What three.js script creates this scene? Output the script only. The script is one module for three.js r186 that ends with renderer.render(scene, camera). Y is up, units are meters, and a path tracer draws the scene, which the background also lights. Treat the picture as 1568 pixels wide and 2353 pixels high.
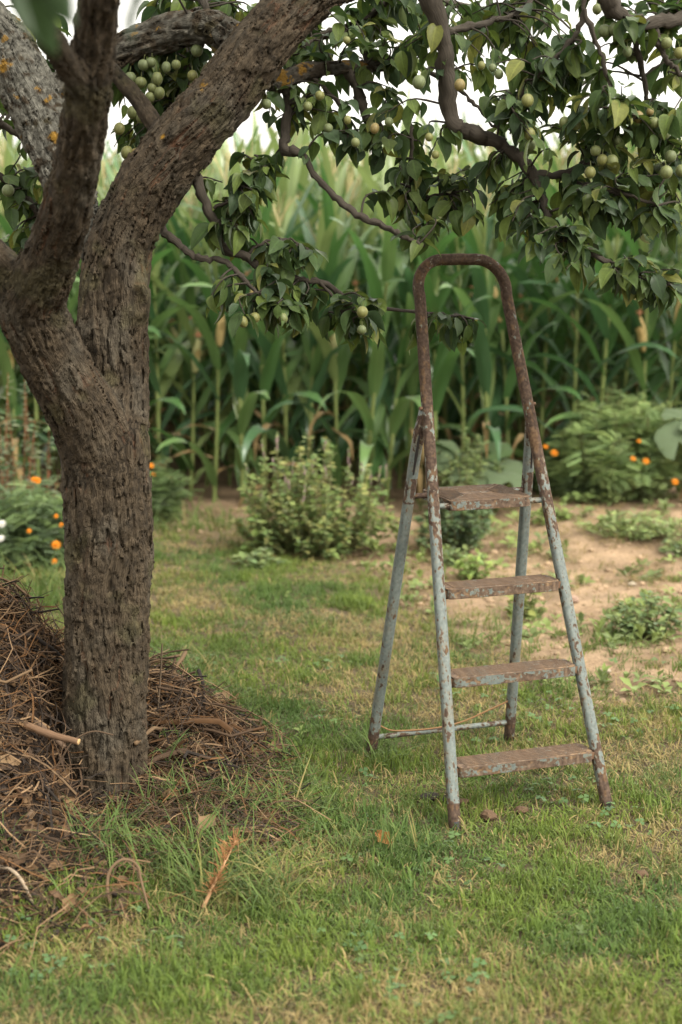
import * as THREE from 'three';
import { mergeGeometries } from 'three/addons/utils/BufferGeometryUtils.js';

// ------------------------------------------------------------------ camera, sky, sun, exposure
const scene = new THREE.Scene();
const EYE = 1.7016, PITCH = 0.1851;
const camera = new THREE.PerspectiveCamera(35.08, 682 / 1024, 0.05, 900);
camera.position.set(0, EYE, 0);
camera.rotation.set(-PITCH, 0, 0.0027);
camera.focus = 4.72;
camera.userData.fStop = 2.3;
scene.add(camera);

const renderer = new THREE.WebGLRenderer({ antialias: true });
renderer.toneMapping = THREE.LinearToneMapping;
renderer.toneMappingExposure = 2.15;
renderer.shadowMap.enabled = true;

const SUN = new THREE.Vector3(0.62, 0.74, 0.28).normalize();
{
  const W = 128, H = 64, data = new Float32Array(W * H * 4), d = new THREE.Vector3();
  for (let j = 0; j < H; j++) for (let i = 0; i < W; i++) {
    const th = (j + 0.5) / H * Math.PI - Math.PI / 2, ph = (i + 0.5) / W * 2 * Math.PI - Math.PI;
    d.set(Math.cos(th) * Math.cos(ph), Math.sin(th), Math.cos(th) * Math.sin(ph));
    const el = Math.max(0, d.y), g = Math.max(0, d.dot(SUN));
    const l = 0.74 * (1 + 0.7 * el) + 2.3 * Math.pow(g, 4);
    const k = (j * W + i) * 4;
    data[k] = l * 1.03; data[k + 1] = l; data[k + 2] = l * 0.92; data[k + 3] = 1;
  }
  const sky = new THREE.DataTexture(data, W, H, THREE.RGBAFormat, THREE.FloatType);
  sky.mapping = THREE.EquirectangularReflectionMapping; sky.magFilter = sky.minFilter = THREE.LinearFilter; sky.needsUpdate = true;
  scene.background = sky; scene.environment = sky;
}
const sun = new THREE.DirectionalLight(new THREE.Color(1.0, 0.94, 0.84), 1.5);
sun.position.copy(SUN).multiplyScalar(20); sun.target.position.set(0, 0, -5);
sun.castShadow = true; sun.shadow.radius = 20; sun.shadow.mapSize.set(2048, 2048);
Object.assign(sun.shadow.camera, { left: -8, right: 8, top: 10, bottom: -10, near: 0.5, far: 60 });
sun.name = 'sun'; scene.add(sun, sun.target);

// ------------------------------------------------------------------ helpers
const V = (x, y, z) => new THREE.Vector3(x, y, z);
function rngOf(seed) { let a = seed >>> 0; return () => { a = (a + 0x6D2B79F5) | 0; let t = Math.imul(a ^ (a >>> 15), 1 | a); t = (t + Math.imul(t ^ (t >>> 7), 61 | t)) ^ t; return ((t ^ (t >>> 14)) >>> 0) / 4294967296; }; }
let R = rngOf(7);
const rr = (a, b) => a + (b - a) * R();
const clamp = (x, a = 0, b = 1) => Math.min(b, Math.max(a, x));
const sstep = (a, b, x) => { const t = clamp((x - a) / (b - a)); return t * t * (3 - 2 * t); };
const lerp = (a, b, t) => a + (b - a) * t;
const GR = (() => { const r = rngOf(99), p = new Uint8Array(512); for (let i = 0; i < 256; i++) p[i] = i; for (let i = 255; i > 0; i--) { const j = Math.floor(r() * (i + 1)); const t = p[i]; p[i] = p[j]; p[j] = t; } for (let i = 0; i < 256; i++) p[i + 256] = p[i]; return p; })();
const gd = (h, x, y, z) => { const u = (h & 15) < 8 ? x : y, q = h & 15, v = q < 4 ? y : (q === 12 || q === 14) ? x : z; return ((h & 1) ? -u : u) + ((h & 2) ? -v : v); };
function noise(x, y, z = 0) {
  const X = Math.floor(x), Y = Math.floor(y), Z = Math.floor(z); x -= X; y -= Y; z -= Z;
  const a = X & 255, b = Y & 255, c = Z & 255, f = (t) => t * t * t * (t * (t * 6 - 15) + 10), u = f(x), v = f(y), w = f(z);
  const A = GR[a] + b, B = GR[a + 1] + b, AA = GR[A & 511] + c, AB = GR[(A + 1) & 511] + c, BA = GR[B & 511] + c, BB = GR[(B + 1) & 511] + c;
  return lerp(lerp(lerp(gd(GR[AA & 511], x, y, z), gd(GR[BA & 511], x - 1, y, z), u), lerp(gd(GR[AB & 511], x, y - 1, z), gd(GR[BB & 511], x - 1, y - 1, z), u), v),
    lerp(lerp(gd(GR[(AA + 1) & 511], x, y, z - 1), gd(GR[(BA + 1) & 511], x - 1, y, z - 1), u), lerp(gd(GR[(AB + 1) & 511], x, y - 1, z - 1), gd(GR[(BB + 1) & 511], x - 1, y - 1, z - 1), u), v), w);
}
const fbm = (x, y, z = 0, o = 4) => { let s = 0, a = 0.5; for (let i = 0; i < o; i++) { s += a * noise(x, y, z); x *= 2.03; y *= 2.03; z *= 2.03; a *= 0.5; } return s; };

const F = 3721, CX = 784, CY = 1176.5, CP = Math.cos(PITCH), SP = Math.sin(PITCH);
// a point of the place from a sighting line (u, v in a 1568 x 2353 frame) and its distance back in metres
function at(u, v, zd) {
  const xn = (u - CX) / F, yn = (CY - v) / F, t = zd / (CP + yn * SP);
  return V(xn * t, EYE + (yn * CP - SP) * t, -zd);
}
const ground = (u, v) => { const yn = (CY - v) / F, t = EYE / (SP - yn * CP); return V((u - CX) / F * t, 0, -(CP + yn * SP) * t); };
const perPx = (zd) => (zd * CP + 0.25) / F;                 // metres for one frame unit at that distance
function seen(p) { const y = p.y - EYE, z = -p.z, zc = -SP * y + CP * z, yc = CP * y + SP * z; return [CX + F * p.x / zc, CY - F * yc / zc, zc]; }

const used = {};
function numbered(n) { const k = used[n] = (used[n] ?? -1) + 1; return k ? `${n}_${String(k).padStart(3, '0')}` : n; }
function sh(m) { m.castShadow = m.receiveShadow = true; return m; }
function mesh(name, geo, mat, parent) { const m = sh(new THREE.Mesh(geo, mat)); m.name = name; parent.add(m); return m; }
function thing(name, label, category, pos = V(0, 0, 0), group) {
  const g = new THREE.Group(); g.name = numbered(name); g.position.copy(pos); g.userData = { label, category }; if (group) g.userData.group = group;
  scene.add(g); return g;
}
function tag(o, label, category, group, kind) { o.userData = { label, category }; if (group) o.userData.group = group; if (kind) o.userData.kind = kind; return o; }
const copyOf = (proto, label, group) => { const c = proto.clone(); c.name = numbered(proto.name.replace(/_\d{3}$/, '')); c.userData = { ...proto.userData, label, group: group ?? proto.userData.group }; scene.add(c); return c; };

// builds a geometry from quads and triangles pushed into arrays
class GB {
  constructor(col) { this.p = []; this.i = []; this.uv = []; this.c = col ? [] : null; }
  v(x, y, z, u = 0, w = 0, c) { this.p.push(x, y, z); this.uv.push(u, w); if (this.c) this.c.push(...(c ?? [1, 1, 1])); return this.p.length / 3 - 1; }
  t(a, b, c) { this.i.push(a, b, c); }
  q(a, b, c, d) { this.i.push(a, b, c, a, c, d); }
  build() {
    const g = new THREE.BufferGeometry(); g.setAttribute('position', new THREE.Float32BufferAttribute(this.p, 3)); g.setAttribute('uv', new THREE.Float32BufferAttribute(this.uv, 2));
    if (this.c) g.setAttribute('color', new THREE.Float32BufferAttribute(this.c, 3)); g.setIndex(this.i); g.computeVertexNormals(); return g;
  }
}
function tubeInto(g, pts, rad, seg, c, bump = 0, seed = 0, oval = 1, cap = true, sq = 0) {
  const n = pts.length, T = []; for (let i = 0; i < n; i++) T.push(pts[Math.min(n - 1, i + 1)].clone().sub(pts[Math.max(0, i - 1)]).normalize());
  let e1 = Math.abs(T[0].y) < 0.9 ? V(0, 1, 0).cross(T[0]).normalize() : V(1, 0, 0).cross(T[0]).normalize(), len = 0, prev;
  const first = g.p.length / 3;
  for (let i = 0; i < n; i++) {
    e1.addScaledVector(T[i], -e1.dot(T[i])).normalize(); const e2 = T[i].clone().cross(e1), r0 = typeof rad === 'function' ? rad(i / (n - 1)) : rad[i];
    if (i) len += pts[i].distanceTo(pts[i - 1]);
    const row = [];
    for (let k = 0; k <= seg; k++) {
      const a = k / seg * 2 * Math.PI, kk = k === seg ? 0 : a; let r = r0;
      if (bump) r *= 1 + bump * noise(Math.cos(kk) * 1.3 + seed, Math.sin(kk) * 1.3 + seed * 1.7, len / r0 * 0.5) + bump * 0.7 * noise(seed * 3.1, len / r0 * 0.35, seed);
      if (sq) r *= 1.12 / Math.pow(Math.abs(Math.cos(a)) ** sq + Math.abs(Math.sin(a)) ** sq, 1 / sq); const x = Math.cos(a) * r, y = Math.sin(a) * r * oval;
      row.push(g.v(pts[i].x + e1.x * x + e2.x * y, pts[i].y + e1.y * x + e2.y * y, pts[i].z + e1.z * x + e2.z * y, k / seg, len, c));
    }
    if (prev) for (let k = 0; k < seg; k++) g.q(prev[k], prev[k + 1], row[k + 1], row[k]);
    prev = row;
    if (cap && (i === 0 || i === n - 1)) { const m = g.v(pts[i].x, pts[i].y, pts[i].z, 0.5, len, c); for (let k = 0; k < seg; k++) i ? g.t(m, row[k], row[k + 1]) : g.t(m, row[k + 1], row[k]); }
  }
  return first;
}
const tube = (pts, rad, seg = 8, bump = 0, seed = 0, oval = 1, sq = 0) => { const g = new GB(); tubeInto(g, pts, rad, seg, null, bump, seed, oval, true, sq); return g.build(); };
const smooth = (pts, n) => new THREE.CatmullRomCurve3(pts, false, 'centripetal').getPoints(n);
const colr = (r, g, b) => new THREE.Color().setRGB(r, g, b);
function std(color, rough = 0.9, extra = {}) { return new THREE.MeshPhysicalMaterial({ color: Array.isArray(color) ? colr(...color) : color, roughness: rough, metalness: 0, specularIntensity: 0.4, side: THREE.DoubleSide, ...extra }); }
function leafMat(color, trans = 0.4, gloss = 0.3, extra = {}) { return new THREE.MeshPhysicalMaterial({ color: Array.isArray(color) ? colr(...color) : color, roughness: 0.95, metalness: 0, transmission: trans, thickness: 0, clearcoat: gloss, clearcoatRoughness: 0.38, specularIntensity: 0.3, side: THREE.DoubleSide, ...extra }); }
function dataTex(W, H, fn, srgb = false) {
  const d = new Uint8Array(W * H * 4);
  for (let j = 0; j < H; j++) for (let i = 0; i < W; i++) { const c = fn(i / W, j / H), k = (j * W + i) * 4; d[k] = clamp(c[0]) * 255; d[k + 1] = clamp(c[1]) * 255; d[k + 2] = clamp(c[2]) * 255; d[k + 3] = 255; }
  const t = new THREE.DataTexture(d, W, H); t.wrapS = t.wrapT = THREE.RepeatWrapping; t.magFilter = t.minFilter = THREE.LinearFilter; if (srgb) t.colorSpace = THREE.SRGBColorSpace; t.needsUpdate = true; return t;
}
const grain = dataTex(256, 256, (u, v) => { const p = (f) => { const a = u * 2 * Math.PI, b = v * 2 * Math.PI; return fbm(Math.cos(a) * f + 3, Math.sin(a) * f + Math.cos(b) * f, Math.sin(b) * f, 4); }; const n = 0.72 + 0.5 * p(6) + 0.25 * p(17); return [n, n, n]; });

// ------------------------------------------------------------------ the ground
const heapAt = (x, z) => (0.64 * Math.exp(-(Math.abs((x + 1.25) / 0.52) ** 2.6) - (((z + 4.62) / (z > -4.62 ? 0.6 : 0.5)) ** 2)) + 0.05 * Math.exp(-(((x + 0.95) / 0.4) ** 2) - (((z + 4.0) / 0.32) ** 2))) * (1 - 0.85 * Math.exp(-(((x + 0.63) / 0.2) ** 2) - (((z + 4.22) / 0.2) ** 2)));
const heapB = (x, z) => 0.27 * Math.exp(-(((x + 0.58) / 0.215) ** 2) - (((z + 4.76) / 0.25) ** 2)) + 0.035 * Math.exp(-(((x + 0.5) / 0.3) ** 2) - (((z + 4.25) / 0.25) ** 2));
const lawnEdge = (x) => 8.7 - 2.9 * sstep(-0.4, 0.9, x) + 0.55 * noise(x * 1.3, 4.2) + 0.2 * noise(x * 5, 1.2);
const lawnAt = (x, zd) => 1 - sstep(-0.9, 0.45, zd - lawnEdge(x) + 0.9 * fbm(x * 2.2, zd * 2.2, 5));   // 1 on the lawn, 0 on bare soil
const landY = (x, z) => { const zd = -z, soil = 1 - lawnAt(x, zd); return 0.012 * noise(x * 1.7, z * 1.7, 2) + soil * (0.035 * fbm(x * 3.5, z * 3.5, 8) + 0.02 * fbm(x * 14, z * 14, 3)) + soil * 0.09 * sstep(7.4, 8.1, zd) * sstep(0.7, 1.3, x) - 0.004; };
{
  const axis = (a, b, s) => { const o = []; for (let t = a; t < b - 1e-6; t += s) o.push(t); return o; };
  const xs = [-400, -150, -60, -25, -12, -7, ...axis(-4.5, 4.5, 0.03), 4.5, 7, 12, 25, 60, 150, 400];
  const zs = [...axis(1, 2.5, 0.3), ...axis(2.5, 10.5, 0.03), ...axis(10.5, 20, 0.6), 20, 30, 60, 150, 400, 800].map((z) => -z); zs.unshift(-0.5, 2, 10, 60);
  zs.sort((a, b) => b - a);
  const g = new GB(true), nx = xs.length;
  for (const z of zs) for (const x of xs) {
    const zd = -z, lawn = lawnAt(x, zd);
    const n = 0.8 + 0.7 * fbm(x * 6, z * 6, 1), m = fbm(x * 1.6, z * 1.6, 9);
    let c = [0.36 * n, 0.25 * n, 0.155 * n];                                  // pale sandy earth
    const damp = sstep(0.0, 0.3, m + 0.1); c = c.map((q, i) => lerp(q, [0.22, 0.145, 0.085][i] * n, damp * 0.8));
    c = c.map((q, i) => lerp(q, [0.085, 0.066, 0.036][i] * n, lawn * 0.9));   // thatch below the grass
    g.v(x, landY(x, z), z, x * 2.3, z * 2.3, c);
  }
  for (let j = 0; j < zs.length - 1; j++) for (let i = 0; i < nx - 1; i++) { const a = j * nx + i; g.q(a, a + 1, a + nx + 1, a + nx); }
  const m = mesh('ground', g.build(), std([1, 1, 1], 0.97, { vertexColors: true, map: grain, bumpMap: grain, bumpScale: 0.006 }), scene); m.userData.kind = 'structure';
}

// ------------------------------------------------------------------ fruit tree: trunk and thick limbs as one bark surface
const tree = thing('plum_tree', 'old plum tree with dark furrowed forked trunk and green plums', 'tree', V(0, 0, 0));
const rigLimb = (name, list, amp, opt = {}) => {                                // list of [u, v, radius in frame units, distance]
  const P = list.map(([u, v, r, z]) => at(u, v, z)), rad = list.map(([u, v, r, z]) => r * perPx(z) * 0.965);
  const N = list.length * 5, pts = smooth(P, N), curve = new THREE.CatmullRomCurve3(P, false, 'centripetal');
  const rs = []; for (let i = 0; i <= N; i++) { const t = i / N * (P.length - 1), k = Math.min(P.length - 2, Math.floor(t)); rs.push(lerp(rad[k], rad[k + 1], t - k)); }
  const segs = []; let len = 0, e1 = V(0.25, 0, 1);
  for (let i = 0; i < N; i++) {
    const a = pts[i], b = pts[i + 1], ax = b.clone().sub(a), L = ax.length(); ax.divideScalar(L);
    e1 = e1.clone().addScaledVector(ax, -e1.dot(ax)).normalize(); const e2 = ax.clone().cross(e1);
    segs.push({ a, b, ax, L, r0: rs[i], r1: rs[i + 1], s0: len, e1, e2 }); len += L;
  }
  return { name, segs, amp, pts, rs, ...opt };
};
const limbs = [
  rigLimb('trunk', [[240, 1990, 128, 4.43], [243, 1880, 112, 4.43], [243, 1780, 103, 4.43], [244, 1620, 100, 4.44], [247, 1440, 99, 4.45], [250, 1250, 100, 4.46], [247, 1130, 101, 4.46], [243, 1040, 98, 4.46]], 1),
  rigLimb('right', [[243, 1060, 90, 4.47], [256, 960, 82, 4.5], [262, 880, 78, 4.53], [256, 760, 82, 4.55], [262, 650, 77, 4.56], [280, 550, 72, 4.56], [340, 430, 74, 4.55], [424, 320, 72, 4.54], [500, 235, 70, 4.54], [580, 130, 67, 4.56], [655, 40, 63, 4.6], [740, -30, 56, 4.65], [860, -80, 45, 4.75]], 0.95),
  rigLimb('left', [[240, 1075, 88, 4.45], [195, 960, 82, 4.4], [140, 860, 77, 4.35], [95, 770, 76, 4.3], [72, 700, 76, 4.26], [95, 640, 68, 4.2], [128, 560, 58, 4.12], [158, 460, 55, 4.02], [183, 350, 53, 3.92], [203, 200, 51, 3.8], [222, 50, 48, 3.7], [240, -80, 44, 3.6]], 0.8),
  rigLimb('stub', [[80, 720, 62, 4.27], [35, 660, 52, 4.25], [-10, 612, 48, 4.22], [-90, 540, 44, 4.18]], 0.6),
  rigLimb('near_side', [[200, 215, 32, 3.8], [165, 175, 31, 3.72], [110, 90, 28, 3.6], [55, 10, 26, 3.48], [20, -60, 24, 3.4]], 0.4),
  rigLimb('grey', [[205, 560, 40, 4.6], [165, 450, 52, 4.68], [112, 320, 58, 4.74], [62, 205, 62, 4.78], [15, 110, 56, 4.82], [-60, 20, 48, 4.85]], 0.9, { lichen: 1 }),
  rigLimb('bridge', [[575, 160, 30, 4.66], [540, 100, 34, 4.74], [480, 66, 38, 4.8], [400, 72, 40, 4.84], [320, 102, 40, 4.86], [240, 140, 38, 4.86], [170, 180, 34, 4.84], [110, 230, 34, 4.8]], 0.8, { lichen: 0.45 }),
  rigLimb('spur', [[240, 145, 16, 4.7], [290, 200, 19, 4.68], [330, 250, 19, 4.64], [375, 320, 22, 4.58]], 0.35),
  rigLimb('fork', [[590, 150, 34, 4.66], [640, 185, 26, 4.72], [690, 165, 21, 4.78], [760, 158, 17, 4.82], [850, 152, 14, 4.88], [950, 150, 11, 4.95]], 0.5, { lichen: 0.35 }),
];
const lichenSpots = [[455, 185, 0.022, 4.46], [640, 165, 0.03, 4.68], [655, 190, 0.022, 4.7], [125, 315, 0.017, 4.66], [146, 345, 0.014, 4.66], [440, 178, 0.012, 4.46], [8, 155, 0.018, 4.73], [690, 160, 0.015, 4.75], [370, 315, 0.008, 4.46]].map(([u, v, r, z]) => [at(u, v, z), r]);
const knot = { c: at(312, 690, 4.49), r: 0.04 };
function bark(l, qx, qy, s) {
  const w = 0.5 * noise(qx * 18, qy * 18, s * 7), w2 = 0.6 * noise(qx * 40 + 3, qy * 40, s * 22);
  const f1 = Math.abs(noise(qx * 36 + w, qy * 36 + w, s * 6.2 + 11 + w2 * 0.4)), f2 = Math.abs(noise(qx * 66 + w2, qy * 66 + w, s * 13 + 5));
  const crack = 1 - sstep(0.0, 0.13, f1), crack2 = 1 - sstep(0.0, 0.13, f2), big = noise(qx * 10, qy * 10, s * 5);
  const n = (noise(qx * 58 + w2, qy * 58, s * 23 + w2) * 0.8 + 0.5) * 5, fl = Math.floor(n), terr = (fl + sstep(0.0, 0.3, n - fl)) / 5;   // flaking layers
  return { h: l.amp * (-0.016 * crack - 0.007 * crack2 * (1 - crack) + 0.013 * (terr - 0.5) + 0.003 * noise(qx * 150, qy * 150, s * 90)) + 0.007 * big, crack };
}
const tmp = V(0, 0, 0);
function limbDist(l, segs, x, y, z, fine) {
  let best = 1e9, bs = null, bt = 0;
  for (const s of segs) {
    const px = x - s.a.x, py = y - s.a.y, pz = z - s.a.z; let t = px * s.ax.x + py * s.ax.y + pz * s.ax.z; t = t < 0 ? 0 : t > s.L ? s.L : t;
    const dx = px - s.ax.x * t, dy = py - s.ax.y * t, dz = pz - s.ax.z * t, d = Math.sqrt(dx * dx + dy * dy + dz * dz) - (s.r0 + (s.r1 - s.r0) * t / s.L);
    if (d < best) { best = d; bs = s; bt = t; }
  }
  if (!fine || best > 0.05 || best < -0.05) return best;
  const px = x - bs.a.x, py = y - bs.a.y, pz = z - bs.a.z, s = bs.s0 + bt;
  const qx = px * bs.e1.x + py * bs.e1.y + pz * bs.e1.z, qy = px * bs.e2.x + py * bs.e2.y + pz * bs.e2.z;
  const b = bark(l, qx, qy, s); fine.q = [qx, qy, s, b.crack, l];
  return best - b.h;
}
const smin = (a, b, k) => { const h = Math.max(k - Math.abs(a - b), 0) / k; return Math.min(a, b) - h * h * k * 0.25; };
function treeDist(sets, x, y, z, fine) {
  let d = 1e9, near = 1e9, pick = null;
  for (const [l, segs] of sets) { const f = fine ? {} : null, e = limbDist(l, segs, x, y, z, f); if (f && e < near) { near = e; pick = f.q; } d = d > 1e8 ? e : smin(d, e, 0.022); }
  const kx = x - knot.c.x, ky = y - knot.c.y, kz = z - knot.c.z, kr = Math.sqrt(kx * kx + ky * ky * 0.6 + kz * kz);
  if (kr < 0.15) { d = smin(d, kr - knot.r, 0.05); const hr = Math.sqrt((kx - 0.008) ** 2 + (ky) ** 2 * 0.35 + (kz - 0.034) ** 2) - 0.023; d = -smin(-d, hr, 0.012); }
  if (fine) fine.pick = pick; return d;
}
{
  const cell = 0.0047, NB = 8, blk = cell * NB, lo = V(1e9, 1e9, 1e9), hi = V(-1e9, -1e9, -1e9);
  for (const l of limbs) for (const s of l.segs) for (const p of [s.a, s.b]) { lo.min(p); hi.max(p); }
  lo.subScalar(0.2); hi.addScalar(0.2); lo.y = Math.max(lo.y, -0.08); hi.y = Math.min(hi.y, 2.75);
  const nb = [0, 1, 2].map((i) => Math.ceil((hi.getComponent(i) - lo.getComponent(i)) / blk)), verts = new Map(), pos = [], col = [], buv = [], idx = [], quads = [];
  const S = NB + 2, fld = new Float32Array(S * S * S), NX = nb[0] * NB + 4, NY = nb[1] * NB + 4;
  // candidate segments for a block
  for (let bz = 0; bz < nb[2]; bz++) for (let by = 0; by < nb[1]; by++) for (let bx = 0; bx < nb[0]; bx++) {
    const cx = lo.x + (bx + 0.5) * blk, cy = lo.y + (by + 0.5) * blk, cz = lo.z + (bz + 0.5) * blk, rad = blk * 0.87 + 0.012;
    const sets = [];
    for (const l of limbs) {
      const ss = []; let m = 1e9;
      for (const s of l.segs) { tmp.set(cx - s.a.x, cy - s.a.y, cz - s.a.z); const t = clamp(tmp.dot(s.ax), 0, s.L); tmp.addScaledVector(s.ax, -t); const d = tmp.length() - (s.r0 + (s.r1 - s.r0) * t / s.L); if (d < m) m = d; ss.push([d, s]); }
      if (m < rad + 0.06) sets.push([l, ss.filter((q) => q[0] < m + rad * 2 + 0.02).map((q) => q[1])]);
    }
    if (!sets.length) continue;
    const dc = treeDist(sets, cx, cy, cz, null); if (Math.abs(dc) > rad + 0.05) continue;
    let neg = false, posi = false;
    for (let k = 0; k < S; k++) for (let j = 0; j < S; j++) for (let i = 0; i < S; i++) { const d = treeDist(sets, lo.x + (bx * NB + i) * cell, lo.y + (by * NB + j) * cell, lo.z + (bz * NB + k) * cell, {}); fld[(k * S + j) * S + i] = d; if (d < 0) neg = true; else posi = true; }
    if (!neg || !posi) continue;
    const getV = (i, j, k) => {                                                // the surface point of one cell of this block
      const key = ((bz * NB + k) * NY + by * NB + j) * NX + bx * NB + i; let id = verts.get(key); if (id !== undefined) return id;
      let n = 0, X = 0, Y = 0, Z = 0;
      const f = (a, b, c) => fld[((k + c) * S + j + b) * S + i + a];
      const e = (a, b, c, a2, b2, c2) => { const p = f(a, b, c), q = f(a2, b2, c2); if ((p < 0) !== (q < 0)) { const t = p / (p - q); X += a + (a2 - a) * t; Y += b + (b2 - b) * t; Z += c + (c2 - c) * t; n++; } };
      for (let u = 0; u < 2; u++) for (let w = 0; w < 2; w++) { e(0, u, w, 1, u, w); e(u, 0, w, u, 1, w); e(u, w, 0, u, w, 1); }
      if (!n) return -1;
      const x = lo.x + (bx * NB + i + X / n) * cell, y = lo.y + (by * NB + j + Y / n) * cell, z = lo.z + (bz * NB + k + Z / n) * cell;
      id = pos.length / 3; verts.set(key, id); pos.push(x, y, z);
      const ff = {}; treeDist(sets, x, y, z, ff); const q = ff.pick ?? [0, 0, 0, 0, limbs[0]], li = q[4].lichen ?? 0;
      const n1 = fbm(x * 26, y * 14, z * 26, 3), n2 = noise(x * 90, y * 60, z * 90), n3 = fbm(x * 8, y * 5, z * 8, 3);
      let c = [0.049, 0.036, 0.0225]; const tone = 1 + 0.8 * n1 + 0.6 * n2 + 0.5 * n3; c = c.map((v) => v * tone);
      c = c.map((v, m) => lerp(v, [0.054, 0.046, 0.034][m] * tone, sstep(-0.05, 0.3, n3) * 0.75));          // greyer weathered plates
      c = c.map((v, m) => lerp(v, [0.10, 0.046, 0.024][m], q[3] * sstep(0.05, 0.35, fbm(x * 12 + 5, y * 6, z * 12, 2)) * 0.9)); // reddish inner bark
      const al = sstep(0.14, 0.3, fbm(x * 7 + 30, y * 7, z * 7, 3)); c = c.map((v, m) => lerp(v, [0.05, 0.045, 0.02][m] * tone, al * 0.5)); // green algae film
      if (li) { const g = sstep(-0.1, 0.12, fbm(x * 30, y * 30, z * 30 + 9, 4) + 0.25 * li - 0.1); c = c.map((v, m) => lerp(v, [0.155, 0.147, 0.122][m] * (0.8 + 0.6 * n2), g * Math.min(1, li + 0.2))); }
      let or = 0; for (const [L, r] of lichenSpots) { const dd = Math.hypot(x - L.x, y - L.y, z - L.z) / r; if (dd < 1.6) or = Math.max(or, sstep(1.25, 0.75, dd + 0.7 * noise(x * 95, y * 95, z * 95))); }
      if (li && sstep(0.29, 0.34, fbm(x * 20 + 7, y * 20, z * 20, 3))) or = Math.max(or, 0.8);
      c = c.map((v, m) => lerp(v, [0.27, 0.145, 0.018][m], or * 0.9));
      col.push(...c); buv.push(Math.atan2(q[1], q[0]) * 0.115 / 0.36, q[2] / 0.72); return id;
    };
    for (let k = 1; k <= NB; k++) for (let j = 1; j <= NB; j++) for (let i = 1; i <= NB; i++) {
      const o = fld[(k * S + j) * S + i];
      const quad = (a, b, c, d, flip) => { const A = getV(...a), B = getV(...b), C = getV(...c), D = getV(...d); if (A < 0 || B < 0 || C < 0 || D < 0) return; flip ? idx.push(A, D, C, A, C, B) : idx.push(A, B, C, A, C, D); };
      const px = fld[(k * S + j) * S + i + 1], py = fld[(k * S + j + 1) * S + i], pz = fld[((k + 1) * S + j) * S + i];
      if ((o < 0) !== (px < 0)) quad([i, j - 1, k - 1], [i, j, k - 1], [i, j, k], [i, j - 1, k], o >= 0);
      if ((o < 0) !== (py < 0)) quad([i - 1, j, k - 1], [i - 1, j, k], [i, j, k], [i, j, k - 1], o >= 0);
      if ((o < 0) !== (pz < 0)) quad([i - 1, j - 1, k], [i, j - 1, k], [i, j, k], [i - 1, j, k], o >= 0);
    }
  }
  const g = new THREE.BufferGeometry(); g.setAttribute('position', new THREE.Float32BufferAttribute(pos, 3)); g.setAttribute('color', new THREE.Float32BufferAttribute(col, 3)); g.setAttribute('uv', new THREE.Float32BufferAttribute(buv, 2)); g.setIndex(idx); g.computeVertexNormals();
  const TA = Math.PI * 2, relief = dataTex(512, 1024, (u, v) => {               // fine furrows and flakes, seamless both ways
    const a = u * TA, b = v * TA, x = Math.cos(a), y = Math.sin(a), z = Math.cos(b), w = Math.sin(b), W1 = noise(x * 3 + z * 2, y * 3 + w * 2, z * 2) * 0.6;
    const f = (k, m, o) => noise(x * k + W1 + o, y * k + z * m, w * m + W1 + o), fur = 1 - sstep(0, 0.16, Math.abs(f(10, 2.8, 1))), fl = f(16, 9, 5), gr = f(34, 30, 9), t = (fl * 0.8 + 0.5) * 4;
    const h = 0.62 - 0.4 * fur + 0.3 * ((Math.floor(t) + sstep(0, 0.25, t - Math.floor(t))) / 4 - 0.5) + 0.18 * gr; return [h, h, h];
  });
  mesh('trunk', g, std([1, 1, 1], 0.92, { vertexColors: true, bumpMap: relief, bumpScale: 0.009 }), tree);
  console.log('trunk triangles', idx.length / 3);
}

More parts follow.
